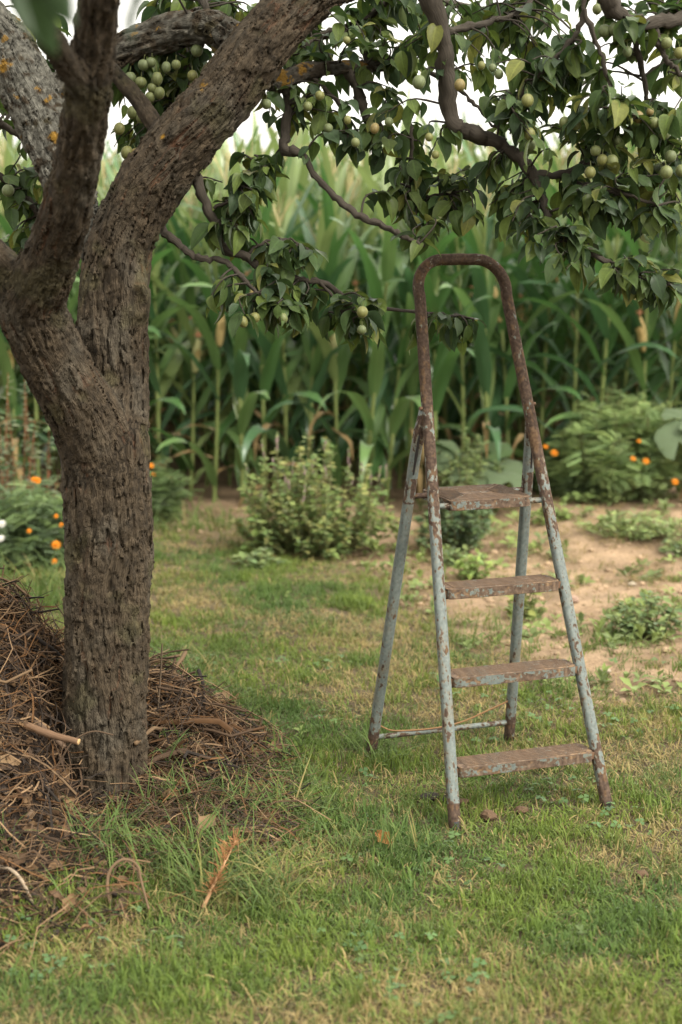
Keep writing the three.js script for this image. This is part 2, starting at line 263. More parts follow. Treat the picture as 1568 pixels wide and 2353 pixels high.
// ------------------------------------------------------------------ the tree's thinner branches, twigs, leaves and plums
const branchMat = std([0.058, 0.048, 0.037], 0.92, { map: grain, bumpMap: grain, bumpScale: 0.002 });
const nodes = [];                                                              // points twigs can grow from
for (const l of limbs) l.pts.forEach((p, i) => { if (l.rs[i] < 0.075) nodes.push(p); });
const branchList = [
  [[655, 175, 13, 4.72], [660, 230, 11, 4.7], [655, 300, 11, 4.66], [652, 345, 12, 4.62], [690, 353, 9, 4.6], [720, 400, 8, 4.58], [765, 450, 8, 4.56], [820, 493, 8, 4.55], [885, 522, 7, 4.54], [935, 548, 6, 4.54], [975, 565, 4, 4.55]],
  [[425, 375, 16, 4.55], [460, 440, 12, 4.56], [490, 510, 11, 4.57], [517, 575, 10, 4.58], [560, 590, 9, 4.58], [620, 630, 8.5, 4.6], [680, 640, 8, 4.62], [740, 650, 7, 4.64], [800, 690, 6, 4.74], [870, 707, 4.5, 4.86], [960, 716, 4, 5.0], [1075, 730, 2.5, 5.08]],
  [[440, 415, 9, 4.6], [412, 445, 9, 4.62], [395, 480, 9, 4.62], [370, 525, 9, 4.6], [410, 562, 8, 4.58], [450, 594, 7.5, 4.56], [510, 600, 7, 4.54], [560, 640, 6, 4.52], [600, 690, 5, 4.5], [650, 715, 4, 4.5]],
  [[960, -60, 24, 4.5], [985, -10, 21, 4.5], [1013, 80, 20, 4.52], [1025, 180, 19, 4.55], [1036, 278, 19, 4.57], [1080, 302, 17, 4.58], [1130, 322, 16, 4.6], [1180, 352, 15, 4.6], [1212, 385, 14, 4.58], [1230, 420, 10, 4.56], [1252, 480, 9, 4.54], [1270, 528, 8, 4.52], [1330, 562, 7, 4.5], [1400, 605, 6, 4.5], [1480, 640, 5, 4.52], [1560, 655, 3.5, 4.55]],
  [[1215, 405, 11, 4.58], [1300, 398, 10, 4.62], [1350, 372, 9, 4.66], [1400, 342, 8, 4.7], [1450, 305, 6, 4.74], [1500, 285, 5, 4.76]],
  [[1300, 400, 7, 4.6], [1340, 428, 6, 4.56], [1420, 445, 5, 4.5], [1510, 470, 3, 4.46]],
  [[1370, -60, 22, 4.4], [1392, 0, 20, 4.42], [1430, 40, 19, 4.45], [1500, 52, 16, 4.5], [1580, 32, 14, 4.55], [1680, -10, 10, 4.6]],
  [[1500, 60, 8, 4.5], [1525, 130, 7, 4.5], [1560, 165, 5, 4.5], [1620, 220, 4, 4.5]],
  [[-60, 350, 10, 4.9], [0, 405, 9, 4.9], [50, 450, 8, 4.9], [85, 490, 7, 4.9], [125, 520, 5, 4.9]],
  [[-40, 250, 10, 5.0], [20, 300, 7, 5.0], [70, 330, 5, 5.0]],
  [[795, 155, 13, 4.85], [815, 195, 13, 4.84], [832, 245, 12, 4.82], [850, 286, 9, 4.8], [880, 262, 7, 4.78], [930, 275, 6, 4.76], [945, 330, 5, 4.74], [940, 390, 4, 4.74], [962, 445, 4, 4.74], [1030, 445, 3, 4.74]],
  [[640, 140, 10, 5.0], [720, 90, 9, 5.1], [800, 60, 8, 5.1], [870, 20, 7, 5.1], [920, -40, 6, 5.1]],
  [[1020, 70, 9, 4.6], [1100, 55, 8, 4.7], [1180, 30, 6, 4.8], [1240, -20, 5, 4.9]],
  [[1165, 255, 7, 4.5], [1220, 190, 6, 4.5], [1300, 105, 6, 4.5], [1330, 60, 6, 4.5], [1340, -20, 7, 4.5]],
  [[1340, 20, 6, 4.4], [1375, 120, 5, 4.42], [1400, 200, 5, 4.44], [1415, 280, 3.5, 4.46]],
  [[460, 95, 9, 4.9], [430, 150, 8, 4.95], [425, 210, 6, 4.95], [400, 240, 4, 4.95]],
  [[480, 66, 10, 4.85], [470, 20, 9, 4.9], [450, -40, 8, 5.0]],
  [[1440, 45, 9, 4.5], [1460, 110, 7, 4.55], [1480, 200, 6, 4.6], [1490, 280, 4, 4.62]],
  [[640, -10, 9, 5.3], [760, -30, 9, 5.5], [900, -20, 8, 5.7], [1100, 20, 7, 5.8], [1250, 40, 5, 5.8]],
  [[690, 165, 6, 4.78], [740, 200, 5, 4.8], [785, 255, 4.5, 4.8], [800, 330, 3, 4.8]],
  [[950, 150, 6, 4.95], [1030, 190, 5, 4.9], [1090, 240, 4, 4.85], [1130, 290, 3, 4.8]],
  [[735, 650, 4, 4.64], [775, 700, 3.5, 4.66], [800, 760, 2.5, 4.68]],
  [[560, 590, 4, 4.58], [600, 560, 3.5, 4.6], [660, 550, 3, 4.62], [700, 570, 2.5, 4.62]],
  [[490, 480, 4.5, 4.57], [540, 450, 4, 4.58], [580, 400, 3, 4.58], [590, 360, 2.5, 4.58]],
  [[1600, 330, 8, 4.7], [1540, 370, 6, 4.7], [1480, 400, 5, 4.7], [1420, 420, 3, 4.7]],
];
branchList.forEach((b, k) => {
  const P = b.map(([u, v, r, z]) => at(u, v, z)), n = b.length * 6, pts = smooth(P, n);
  pts.forEach((p, i) => { if (i && i < n) { p.x += 0.009 * noise(i * 0.6, k * 3.3); p.y += 0.009 * noise(i * 0.6, k * 7.1 + 4); p.z += 0.015 * noise(i * 0.4, k * 5.7 + 9); } nodes.push(p); });
  const rs = pts.map((_, i) => { const t = i / n * (b.length - 1), q = Math.min(b.length - 2, Math.floor(t)); return lerp(b[q][2] * perPx(b[q][3]), b[q + 1][2] * perPx(b[q + 1][3]), t - q) * 0.92; });
  mesh('branch', tube(pts, rs, 10, 0.55, k * 1.37 + 0.5), branchMat, tree);
});

// leaf shapes: ovate, folded along the midrib, drooping at the tip
function leafShape(len, wid, fold, droop, twist, wave) {
  const g = new GB(), n = 6; const prof = [0.12, 0.66, 0.97, 1, 0.85, 0.52, 0.03];
  const rows = [];
  for (let i = 0; i <= n; i++) {
    const t = i / n, w = prof[i] * wid * 0.5, y = -droop * t * t * len, x = t * len * (1 - 0.25 * droop * t), tw = twist * t, row = [];
    for (const s of [-1, 0, 1]) { const up = Math.abs(s) * fold * w + s * wave * w * Math.sin(t * 7 + s), zz = s * w; row.push(g.v(x, y + up * Math.cos(tw) + zz * Math.sin(tw), zz * Math.cos(tw) - up * Math.sin(tw), t, s * 0.5 + 0.5)); }
    rows.push(row);
  }
  for (let i = 0; i < n; i++) for (let k = 0; k < 2; k++) g.q(rows[i][k], rows[i][k + 1], rows[i + 1][k + 1], rows[i + 1][k]);
  return g.build();
}
const leafGeos = [[0.066, 0.036, 0.5, 0.25, 0.2, 0.15], [0.06, 0.034, 0.3, 0.45, -0.3, 0.2], [0.072, 0.037, 0.65, 0.35, 0.4, 0.1], [0.055, 0.034, 0.25, 0.15, -0.1, 0.25], [0.064, 0.033, 0.8, 0.55, 0.1, 0.15], [0.05, 0.028, 0.45, 0.3, -0.5, 0.2]].map((a) => leafShape(...a));
const leafSpotTex = dataTex(64, 64, (u, v) => {                                  // paler midrib and veins, a few brown blemishes
  const s = Math.abs(v - 0.5) * 2, rib = Math.exp(-s * s * 160) * 0.35, vein = Math.max(0, Math.sin((u * 9 - s * 2.2) * 6.283)) ** 6 * 0.16 * (1 - s), n = fbm(u * 5, v * 5, 3, 3), b = sstep(0.3, 0.36, fbm(u * 9 + 4, v * 7, 8, 2)); const k = 0.72 + 0.35 * n + rib + vein;
  return [lerp(k, 0.9, b * 0.8), lerp(k, 0.45, b * 0.8), lerp(k * 0.95, 0.35, b * 0.8)];
});
const leafTones = [[0.050, 0.092, 0.023], [0.072, 0.120, 0.025], [0.040, 0.076, 0.027], [0.115, 0.165, 0.031], [0.18, 0.195, 0.038]];
const leafMats = leafTones.map((c) => leafMat(c, 0.42, 0.3, { map: leafSpotTex }));

const plumSpots = [[[690, 290], [655, 302], [760, 312], [805, 300], [595, 362], [642, 382], [718, 365], [695, 408], [728, 430], [685, 450], [880, 350], [900, 235], [605, 520], [645, 545], [545, 595], [580, 705], [622, 708], [35, 880], [990, 220]].map(([x, y]) => [x / 2, y / 2, 12.5, 4.8]),
    [[1060, 970, 12], [1150, 905, 12], [1465, 440, 12], [1410, 490, 11], [1220, 480, 11], [1505, 590, 11]].map(([x, y, r]) => [x / 2, y / 2, r, 4.56]),
    [[353, 378, 17], [540, 390, 13], [25, 552, 11], [62, 655, 12], [215, 560, 12], [150, 590, 11], [400, 630, 11], [852, 460, 16], [862, 615, 16], [864, 668, 15], [1075, 572, 14], [1020, 560, 13], [1140, 790, 15], [1165, 690, 14], [1195, 732, 14], [1240, 740, 14], [1205, 140, 14], [1252, 130, 15], [1310, 235, 13], [1435, 562, 15], [1480, 610, 14], [1360, 535, 13], [1415, 510, 11], [1510, 715, 13], [1490, 788, 17], [1558, 780, 14], [1490, 195, 13], [1550, 240, 14], [640, 300, 10], [690, 310, 10], [720, 340, 11], [1090, 1155, 11], [430, 710, 9], [1170, 40, 12], [1260, 640, 11], [20, 185, 10]].map(([x, y, r]) => [784 + x / 2, y / 2, r * 0.94, 4.42 + 0.1 * (17 - r) / 8]),
    [[1170, 285, 12.5], [1115, 305, 12.5], [1300, 287, 10]].map(([x, y, r]) => [x / 2, 588 + y / 2, r, 4.46]), [[95, 258, 14], [1305, 98, 12], [93, 340, 10]].map(([x, y, r]) => [784 + x / 2, 588 + y / 2, r, 4.5])].flat();
// where the foliage hangs: [u, v, half width, half height, distance, depth spread, twigs]
const clumps = [
  [560, 410, 75, 80, 4.6, 0.15, 16], [540, 510, 55, 45, 4.58, 0.12, 9], [665, 580, 60, 35, 4.6, 0.1, 11], [600, 705, 100, 40, 4.52, 0.15, 14], [520, 680, 45, 20, 4.52, 0.1, 4], [805, 720, 75, 55, 4.74, 0.12, 15], [700, 690, 40, 35, 4.64, 0.1, 5], [620, 640, 40, 30, 4.56, 0.1, 5], [1010, 745, 75, 45, 5.08, 0.1, 9], [1080, 750, 30, 30, 5.1, 0.1, 4],
  [380, 200, 90, 90, 5.0, 0.15, 22], [300, 330, 50, 40, 4.98, 0.12, 9], [320, 140, 50, 50, 5.0, 0.12, 7], [430, 150, 60, 60, 5.0, 0.2, 12], [470, 20, 80, 35, 5.1, 0.3, 10], [360, 20, 60, 30, 5.2, 0.3, 6], [110, 520, 70, 60, 4.9, 0.2, 10], [40, 430, 50, 70, 4.95, 0.2, 10], [40, 560, 50, 50, 4.95, 0.2, 6], [110, 260, 50, 45, 5.2, 0.2, 6], [90, 90, 60, 60, 5.2, 0.3, 7], [20, 200, 40, 90, 5.3, 0.3, 7], [180, 140, 60, 60, 5.3, 0.3, 5],
  [620, 240, 40, 40, 4.8, 0.2, 3], [720, 240, 50, 70, 4.85, 0.2, 5], [740, 300, 50, 40, 4.8, 0.2, 4], [780, 80, 80, 80, 5.0, 0.3, 12], [900, 60, 80, 70, 5.0, 0.3, 12], [860, 160, 90, 70, 4.9, 0.25, 11], [930, 130, 50, 50, 4.7, 0.2, 6], [820, 300, 60, 60, 4.8, 0.2, 6], [900, 330, 70, 60, 4.76, 0.2, 8], [960, 400, 60, 50, 4.74, 0.2, 7], [930, 440, 60, 45, 4.7, 0.15, 6], [1000, 460, 60, 40, 4.75, 0.12, 6], [1030, 480, 50, 25, 4.7, 0.1, 4], [950, 500, 50, 22, 4.6, 0.1, 5], [1060, 410, 60, 50, 4.68, 0.15, 6], [900, 440, 30, 30, 4.7, 0.1, 3],
  [1090, 60, 80, 60, 5.3, 0.5, 12], [1180, 60, 80, 60, 5.2, 0.5, 12], [1130, 140, 80, 60, 4.9, 0.3, 10], [1180, 230, 80, 60, 4.6, 0.25, 12], [1260, 160, 80, 70, 4.6, 0.3, 13], [1340, 110, 70, 80, 4.6, 0.3, 12], [1300, 250, 80, 60, 4.6, 0.25, 13], [1230, 310, 70, 50, 4.58, 0.2, 9], [1330, 310, 70, 60, 4.6, 0.2, 11], [1420, 230, 70, 80, 4.6, 0.25, 13], [1510, 280, 70, 60, 4.6, 0.2, 11], [1520, 120, 60, 70, 4.6, 0.25, 9], [1450, 60, 70, 60, 4.6, 0.3, 10], [1420, 360, 80, 60, 4.62, 0.2, 13], [1520, 380, 70, 70, 4.66, 0.2, 11], [1380, 460, 70, 50, 4.56, 0.2, 10], [1300, 450, 60, 50, 4.58, 0.2, 8], [1480, 480, 80, 50, 4.55, 0.2, 11], [1560, 500, 60, 60, 4.6, 0.2, 8], [1150, 430, 60, 60, 4.6, 0.15, 7], [1170, 490, 50, 50, 4.55, 0.15, 6], [1220, 530, 40, 40, 4.52, 0.12, 5], [1330, 585, 60, 35, 4.5, 0.12, 7], [1430, 620, 60, 40, 4.5, 0.12, 7], [1520, 640, 60, 50, 4.52, 0.12, 8], [1280, 530, 40, 40, 4.52, 0.12, 4], [1080, 470, 40, 30, 4.65, 0.1, 3],
  [620, 60, 60, 50, 5.0, 0.2, 6], [560, 30, 50, 30, 5.1, 0.2, 5], [700, 110, 50, 50, 5.0, 0.2, 7], [830, 20, 70, 40, 5.0, 0.3, 9], [960, 60, 40, 60, 4.7, 0.2, 6],
  [700, 40, 60, 60, 5.2, 0.4, 7], [1280, 20, 90, 40, 5.4, 0.6, 9], [1000, 20, 80, 40, 5.5, 0.6, 7], [1560, 20, 60, 50, 4.8, 0.3, 6],
  [100, -25, 60, 35, 1.75, 0.05, 2], [330, -30, 50, 22, 1.8, 0.05, 1],                // a spray close to the lens
  // the crown above and beside the frame
  [200, -250, 300, 120, 4.4, 0.6, 30], [600, -230, 300, 130, 4.8, 0.7, 26], [1000, -230, 300, 130, 4.9, 0.7, 24], [1400, -220, 280, 130, 4.8, 0.7, 24], [-150, 150, 130, 250, 4.9, 0.6, 24], [1720, 250, 120, 250, 4.8, 0.5, 26], [100, -480, 400, 160, 4.0, 0.8, 30],
];
for (const [u, v, r, z] of plumSpots) clumps.push([u + 6, v - 28, 26, 12, z + 0.08, 0.04, 1]);
R = rngOf(21);
const leafSpots = [], twigGeo = new GB(), up = V(0, 1, 0);
for (const [u, v, hu, hv, z, dz, n] of clumps) for (let k = 0; k < (v > -60 && v < 330 && n > 4 ? Math.round(n * 0.78) : n); k++) {
  let a, b, c; do { a = rr(-1, 1); b = rr(-1, 1); c = rr(-1, 1); } while (a * a + b * b + c * c > 1);
  const end = at(u + a * hu, v + b * hv, z + c * dz); let best = nodes[0], bd = 1e9;
  for (const p of nodes) { const d = p.distanceTo(end) + 0.25 * Math.max(0, end.y - p.y) + R() * 0.04; if (d < bd) { bd = d; best = p; } }
  if (bd > 0.6) best = end.clone().add(V(rr(-0.15, 0.15), rr(0.05, 0.2), rr(-0.1, 0.1)));
  const mid = best.clone().lerp(end, 0.5).add(V(rr(-0.03, 0.03), 0.15 * best.distanceTo(end), rr(-0.03, 0.03))), tw = smooth([best, mid, end], 7);
  tubeInto(twigGeo, tw, (t) => lerp(0.0036, 0.0015, t), 5, null, 0.25, k);
  const L = best.distanceTo(end), m = 5 + Math.floor(R() * 4), dirEnd = end.clone().sub(mid).normalize();
  for (let q = 0; q < m; q++) {
    const t = 1 - Math.pow(R(), 1.3) * Math.min(0.95, 0.16 / Math.max(L, 0.05)), f = clamp(t, 0.05, 1) * 7, i0 = Math.min(6, Math.floor(f)), p = tw[i0].clone().lerp(tw[i0 + 1], f - i0);
    const az = rr(0, Math.PI * 2), dir = V(Math.cos(az), rr(-1.5, 0.35), Math.sin(az)).addScaledVector(dirEnd, 0.6).normalize();
    const nrm = V(rr(-0.55, 0.55), 1, rr(-0.55, 0.55)).normalize(); const side = dir.clone().cross(nrm).normalize(), nn = side.clone().cross(dir).normalize();
    const M = new THREE.Matrix4().makeBasis(dir, nn, side.clone()).scale(V(1, 1, 1).multiplyScalar(rr(0.62, 1.36)));
    M.setPosition(p.x + dir.x * 0.006, p.y + dir.y * 0.006, p.z + dir.z * 0.006);
    const s = seen(p), old = R();
    leafSpots.push({ M, g: Math.floor(R() * leafGeos.length), c: p.z > -2.3 ? 2 : old < 0.08 ? 4 : old < 0.30 ? 3 : Math.floor(R() * 3), inView: s[0] > 5 && s[0] < 1563 && s[1] > 5 && s[1] < 2340, size: M.getMaxScaleOnAxis() / s[2] * (0.8 + 0.4 * R()) });
  }
}
{
  leafSpots.sort((a, b) => (b.inView - a.inView) || b.size - a.size);
  leafSpots.slice(0, 300).forEach((s) => { const m = mesh('leaf', leafGeos[s.g], leafMats[s.c], tree); m.applyMatrix4(s.M); });
  const rest = leafSpots.slice(300), white = leafMat([1, 1, 1], 0.42, 0.3, { map: leafSpotTex });
  const holder = new THREE.Group(); holder.name = 'foliage'; holder.userData.kind = 'stuff'; tree.add(holder);
  leafGeos.forEach((g, gi) => {
    const l = rest.filter((s) => s.g === gi), im = sh(new THREE.InstancedMesh(g, white, l.length)); im.name = 'leaves'; im.userData.kind = 'stuff';
    l.forEach((s, i) => { im.setMatrixAt(i, s.M); const t = leafTones[s.c], k = rr(0.8, 1.2); im.setColorAt(i, colr(t[0] * k, t[1] * k, t[2] * k)); }); holder.add(im);
  });
  const tw = mesh('twigs', twigGeo.build(), branchMat, tree); tw.userData.kind = 'stuff';
  console.log('leaves', leafSpots.length);
}
// plums
const plumGeo = (() => { const g = new THREE.SphereGeometry(1, 20, 14), p = g.attributes.position; for (let i = 0; i < p.count; i++) { let x = p.getX(i), y = p.getY(i), z = p.getZ(i); const a = Math.atan2(z, x), gr = Math.exp(-((a - 1.2) ** 2) / 0.03) * Math.sqrt(Math.max(0, 1 - y * y)), top = Math.exp(-(x * x + z * z) / 0.05) * (y > 0 ? 1 : 0.3); const k = 1 - 0.05 * gr; p.setXYZ(i, x * k, (y * 1.05 - 0.13 * top * Math.sign(y)) * k, z * k); } g.computeVertexNormals(); return g; })();
const bloom = dataTex(128, 128, (u, v) => { const n = fbm(Math.cos(u * 6.283) * 3, Math.sin(u * 6.283) * 3, v * 6, 4), s = noise(Math.cos(u * 6.283) * 30, Math.sin(u * 6.283) * 30, v * 60) > 0.45 ? 0.88 : 1; const k = (0.86 + 0.5 * n) * s; return [k, k, k * (0.97 + 0.1 * n)]; });
const plumMats = [[0.122, 0.138, 0.045], [0.138, 0.138, 0.036], [0.10, 0.122, 0.046], [0.165, 0.122, 0.036]].map((c) => new THREE.MeshPhysicalMaterial({ color: colr(...c), map: bloom, roughness: 0.62, sheen: 0.25, sheenRoughness: 0.6, sheenColor: colr(0.8, 0.85, 0.9) }));
const stemMat = std([0.12, 0.13, 0.05], 0.8);
{
  R = rngOf(5);
  for (const [u, v, r, z] of plumSpots) {
    const p = at(u, v, z), q = r * perPx(z), m = mesh('plum', plumGeo, plumMats[R() < 0.08 ? 3 : Math.floor(R() * 3)], tree);
    m.position.copy(p); { const k = rr(0.82, 1.06); m.scale.set(q * k * rr(0.92, 1.05), q * k * rr(0.94, 1.14), q * k * rr(0.92, 1.05)); } m.rotation.set(rr(-0.3, 0.3), rr(0, 6.28), rr(-0.3, 0.3));
    const st = mesh('stem', tube([V(0, 0.9, 0), V(0.1, 1.4, 0.05), V(0.25, 1.9, 0.1)], (t) => 0.06, 5), stemMat, m);
  }
}

// ------------------------------------------------------------------ the stepladder
function rustTexture(W, H, len, around, fn, streak = 1, flat = false, worn = 0) {                       // fn(metres along) -> share of the paint lost
  const rough = new Uint8Array(W * H * 4), bump = new Uint8Array(W * H * 4);
  const col = dataTex(W, H, (u, v) => {
    const s = v * len, a = u * 2 * Math.PI, k = around / 6.283, x = flat ? u * around : Math.cos(a) * k, y = flat ? 0.37 : Math.sin(a) * k;
    const n = fbm(x * 85, y * 85, s * 52 * streak, 5) + 0.55 * fbm(x * 18, y * 18, s * 8 * streak + 4, 3), thr = lerp(0.52, -0.42, fn(s, u));
    const m = sstep(thr - 0.015, thr + 0.02, n), edge = sstep(thr - 0.10, thr, n) * (1 - m), n2 = fbm(x * 120 + 7, y * 120, s * 110, 3), spots = noise(x * 190, y * 190, s * 170) > 0.52 ? 1 : 0, big = fbm(x * 20, y * 20, s * 11 + 20, 3);
    let p = [0.365 + 0.12 * n2, 0.39 + 0.12 * n2, 0.375 + 0.11 * n2];             // grey-blue enamel
    p = p.map((q, i) => lerp(q, [0.42, 0.365, 0.285][i], clamp(edge * 0.75 + sstep(0.0, 0.3, big) * 0.35)));          // yellowed, stained
    const och = sstep(0.08, 0.24, fbm(x * 45 + 40, y * 45, s * 30, 3));
    const r = [lerp(0.25, 0.38, och * 0.45) + 0.16 * n2, lerp(0.20, 0.285, och * 0.45) + 0.14 * n2, lerp(0.168, 0.175, och) + 0.12 * n2];
    const wn = worn * (0.6 + 1.2 * fbm(x * 30 + 3, y * 30, s * 60, 3)); r[0] += wn * 0.86; r[1] += wn * 0.78; r[2] += wn * 0.64; let c = p.map((q, i) => lerp(q, r[i], m)); if (spots && m < 0.5) c = c.map((q, i) => lerp(q, [0.27, 0.17, 0.12][i], 0.85));
    const i = Math.round(u * W) % W, j = Math.min(H - 1, Math.round(v * H)), o = (j * W + i) * 4, rg = lerp(0.5, 0.93, m), bb = lerp(0.75, 0.35, m) + 0.5 * n2 * m;
    rough[o] = rough[o + 1] = rough[o + 2] = rg * 255; rough[o + 3] = 255; bump[o] = bump[o + 1] = bump[o + 2] = clamp(bb) * 255; bump[o + 3] = 255; return c;
  }, true);
  const mk = (d) => { const t = new THREE.DataTexture(d, W, H); t.wrapS = t.wrapT = THREE.RepeatWrapping; t.magFilter = t.minFilter = THREE.LinearFilter; t.needsUpdate = true; return t; };
  const rt = mk(rough), bt = mk(bump); for (const t of [col, rt, bt]) t.repeat.set(1, 1 / len);
  return { map: col, roughnessMap: rt, bumpMap: bt, bumpScale: 0.0007 };
}
const LAD = { w0: 0.24, kx: 0.0684, lean: Math.tan(0.3569), D: 0.659, wr: 0.2418, krx: 0.0561, hp: 1.1293, steps: [0.1618, 0.3968, 0.6331], pl: 0.8701 };
const ladder = thing('stepladder', 'rusty grey metal stepladder standing open on the grass', 'stepladder', V(0.5466, 0, -4.3653)); ladder.rotation.y = 0.3448;
{
  const fr = (x, h) => V(x, h, -h * LAD.lean), top = 1.553, pts = [], hs = 1.45, cr = 0.088;
  const ww = (h) => LAD.w0 - LAD.kx * h; for (let h = 0.004; h < hs; h += 0.02) pts.push([-ww(h), h]);
  const wi = ww(hs), y0 = top - cr; for (let a = 0; a <= 10; a++) { const t = a / 10 * Math.PI / 2 * 0.98; pts.push([-(wi - cr) - cr * Math.cos(t) - 0.002, y0 + cr * Math.sin(t)]); }
  const right = pts.map(([x, h]) => [-x, h]).reverse(), path = [...pts, [-(wi - cr) * 0.4, top], [0, top + 0.001], [(wi - cr) * 0.4, top], ...right].map(([x, h]) => fr(x, h));
  let len = 0; for (let i = 1; i < path.length; i++) len += path[i].distanceTo(path[i - 1]);
  const hAt = (s) => Math.min(s, len - s) / 1.06;
  const share = (s, u) => { const h = hAt(s), side = s > len / 2 ? 1 : 0; if (h > 1.15) return 0.93; if (h > 0.98) return side ? 0.86 : 0.78; if (h > 0.62) return lerp(side ? 0.36 : 0.44, 0.68, sstep(0.62, 0.95, h)); if (h < 0.06) return 0.9; if (h < 0.2) return side ? 0.5 : 0.42; return 0.31 + 0.08 * noise(s * 5, side); };
  mesh('front_frame', tube(path, path.map(() => 0.0132), 24, 0, 0, 1.1, 3.2), std([1, 1, 1], 1, rustTexture(128, 2048, len, 0.1, share, 1, false, 0.05)), ladder);
  // rear legs
  const rear = (side, h) => V(side * (LAD.wr - LAD.krx * h), h, -(LAD.D + (LAD.lean * LAD.hp - LAD.D) * h / LAD.hp));
  for (const side of [-1, 1]) {
    const q = []; for (let h = 0.0; h <= 1.02; h += 0.03) q.push(rear(side, h));
    const tip = fr(side * (ww(LAD.hp) + 0.004), LAD.hp); q.push(rear(side, 1.05).lerp(tip, 0.12), rear(side, 1.085).lerp(tip, 0.4), tip.clone().add(V(0, 0.0, -0.012)));
    mesh('rear_leg', tube(q, q.map((_, i) => i > q.length - 3 ? 0.011 : 0.0130), 24, 0, 0, 1.1, 3.2), std([1, 1, 1], 1, rustTexture(96, 1024, 1.2, 0.095, (s) => s < 0.09 ? 0.82 : s < 0.16 ? 0.5 : (s > 0.86 && s < 0.94) ? 0.62 : s > 1.05 ? 0.5 : 0.2 + 0.08 * noise(s * 6, side))), ladder);
    const slot = tube([rear(side, 0.93), rear(side, 0.99), rear(side, 1.05)].map((p) => p.clone().add(V(side * 0.003, 0.0, 0.0138))), (t) => 0.0042 * Math.sin(Math.PI * (0.15 + 0.7 * t)) + 0.001, 8);
    mesh('slot', slot, std([0.03, 0.026, 0.024], 0.9), ladder);
    const bolt = new THREE.CylinderGeometry(0.006, 0.006, 0.012, 10); bolt.rotateZ(Math.PI / 2); const bm = mesh('pivot_bolt', bolt, std([0.13, 0.08, 0.05], 0.7, { metalness: 0.4 }), ladder); bm.position.copy(fr(side * (ww(LAD.hp) + 0.018), LAD.hp));
    const foot = tube([fr(side * (LAD.w0 + 0.0004), -0.004), fr(side * (LAD.w0 - 0.0012), 0.018)], [0.0164, 0.016], 14); mesh('rubber_foot', foot, std([0.032, 0.032, 0.034], 0.85), ladder);
  }
  const rodTex = (s) => std([1, 1, 1], 1, rustTexture(64, 512, 0.5, 0.05, () => s));
  const rodMat = rodTex(0.42);
  const bar = (name, a, b, r, m = rodMat) => mesh(name, tube([a, a.clone().lerp(b, 0.33), a.clone().lerp(b, 0.66), b], () => r, 12), m, ladder);
  const cb = 0.062; bar('crossbar', rear(-1, cb).add(V(0.008, 0, 0)), rear(1, cb).add(V(-0.008, 0, 0)), 0.0088);
  const wire = smooth([rear(-1, 0.105).add(V(0.012, 0, 0.004)), rear(-1, 0.085).add(V(0.05, 0, 0.008)), V(-0.12, 0.0745, -LAD.D + 0.02), V(-0.02, 0.0738, -LAD.D + 0.022), V(0.06, 0.083, -LAD.D + 0.02), V(0.14, 0.108, -LAD.D + 0.022), rear(1, 0.142).add(V(-0.012, 0, 0.004))], 40);
  mesh('wire', tube(wire, () => 0.0026, 6), std([0.19, 0.105, 0.05], 0.9), ladder);
  // treads: rounded plates with a turned-down rim and ribs on top
  const tread = (share, seed) => { const t = rustTexture(512, 512, 0.5, 0.5, (s, u) => share(s, u), 1.6, true, 0.17); return std([1, 1, 1], 1, t); };
  function plate(W, Dp, th, corner, ribs) {
    const s = new THREE.Shape(), w = W / 2, c = corner; s.moveTo(-w, 0.006); s.lineTo(-w, Dp - c); s.quadraticCurveTo(-w, Dp, -w + c, Dp); s.lineTo(w - c, Dp); s.quadraticCurveTo(w, Dp, w, Dp - c); s.lineTo(w, c * 0.9); s.quadraticCurveTo(w, 0, w - c, 0); s.lineTo(-w + c, 0); s.quadraticCurveTo(-w, 0, -w, c * 0.9);
    const g = new THREE.ExtrudeGeometry(s, { depth: th - 0.004, bevelEnabled: true, bevelThickness: 0.002, bevelSize: 0.002, bevelOffset: -0.002, bevelSegments: 2, curveSegments: 8 }); g.rotateX(-Math.PI / 2);   // depth now runs to -z, thickness up
    g.translate(0, -th + 0.002, 0); const list = [g.toNonIndexed ? g : g];
    for (const [x0, z0, x1, z1, ww2, hh] of ribs) { const L = Math.hypot(x1 - x0, z1 - z0), b = new THREE.CylinderGeometry(ww2 * 0.35, ww2 * 0.5, hh * 2, 4, 1); b.dispose(); const r = new THREE.BoxGeometry(L, hh * 2, ww2); { const p = r.attributes.position; for (let i = 0; i < p.count; i++) if (p.getY(i) > 0) { p.setZ(i, p.getZ(i) * 0.45); p.setX(i, p.getX(i) * (1 - ww2 / L)); } } r.computeVertexNormals(); r.rotateY(Math.atan2(-(z1 - z0), x1 - x0)); r.translate((x0 + x1) / 2, 0.0, (z0 + z1) / 2); list.push(r.toNonIndexed()); }
    const m = mergeGeometries(list.map((q) => { const k = q.index ? q.toNonIndexed() : q; for (const n of Object.keys(k.attributes)) if (!['position', 'normal', 'uv'].includes(n)) k.deleteAttribute(n); return k; }));
    const p = m.attributes.position, nn = m.attributes.normal, uv = m.attributes.uv; for (let i = 0; i < p.count; i++) { if (Math.abs(nn.getY(i)) > 0.5 || p.getY(i) > -0.0015) uv.setXY(i, p.getZ(i) * 2, p.getX(i) + 0.25); else uv.setXY(i, p.getY(i) * 2 + 0.63, p.getX(i) + p.getZ(i) * 0.7 + 0.25); }
    return m;
  }
  const rimShare = [[0.9, 0.72], [0.88, 0.6], [0.92, 0.78]];
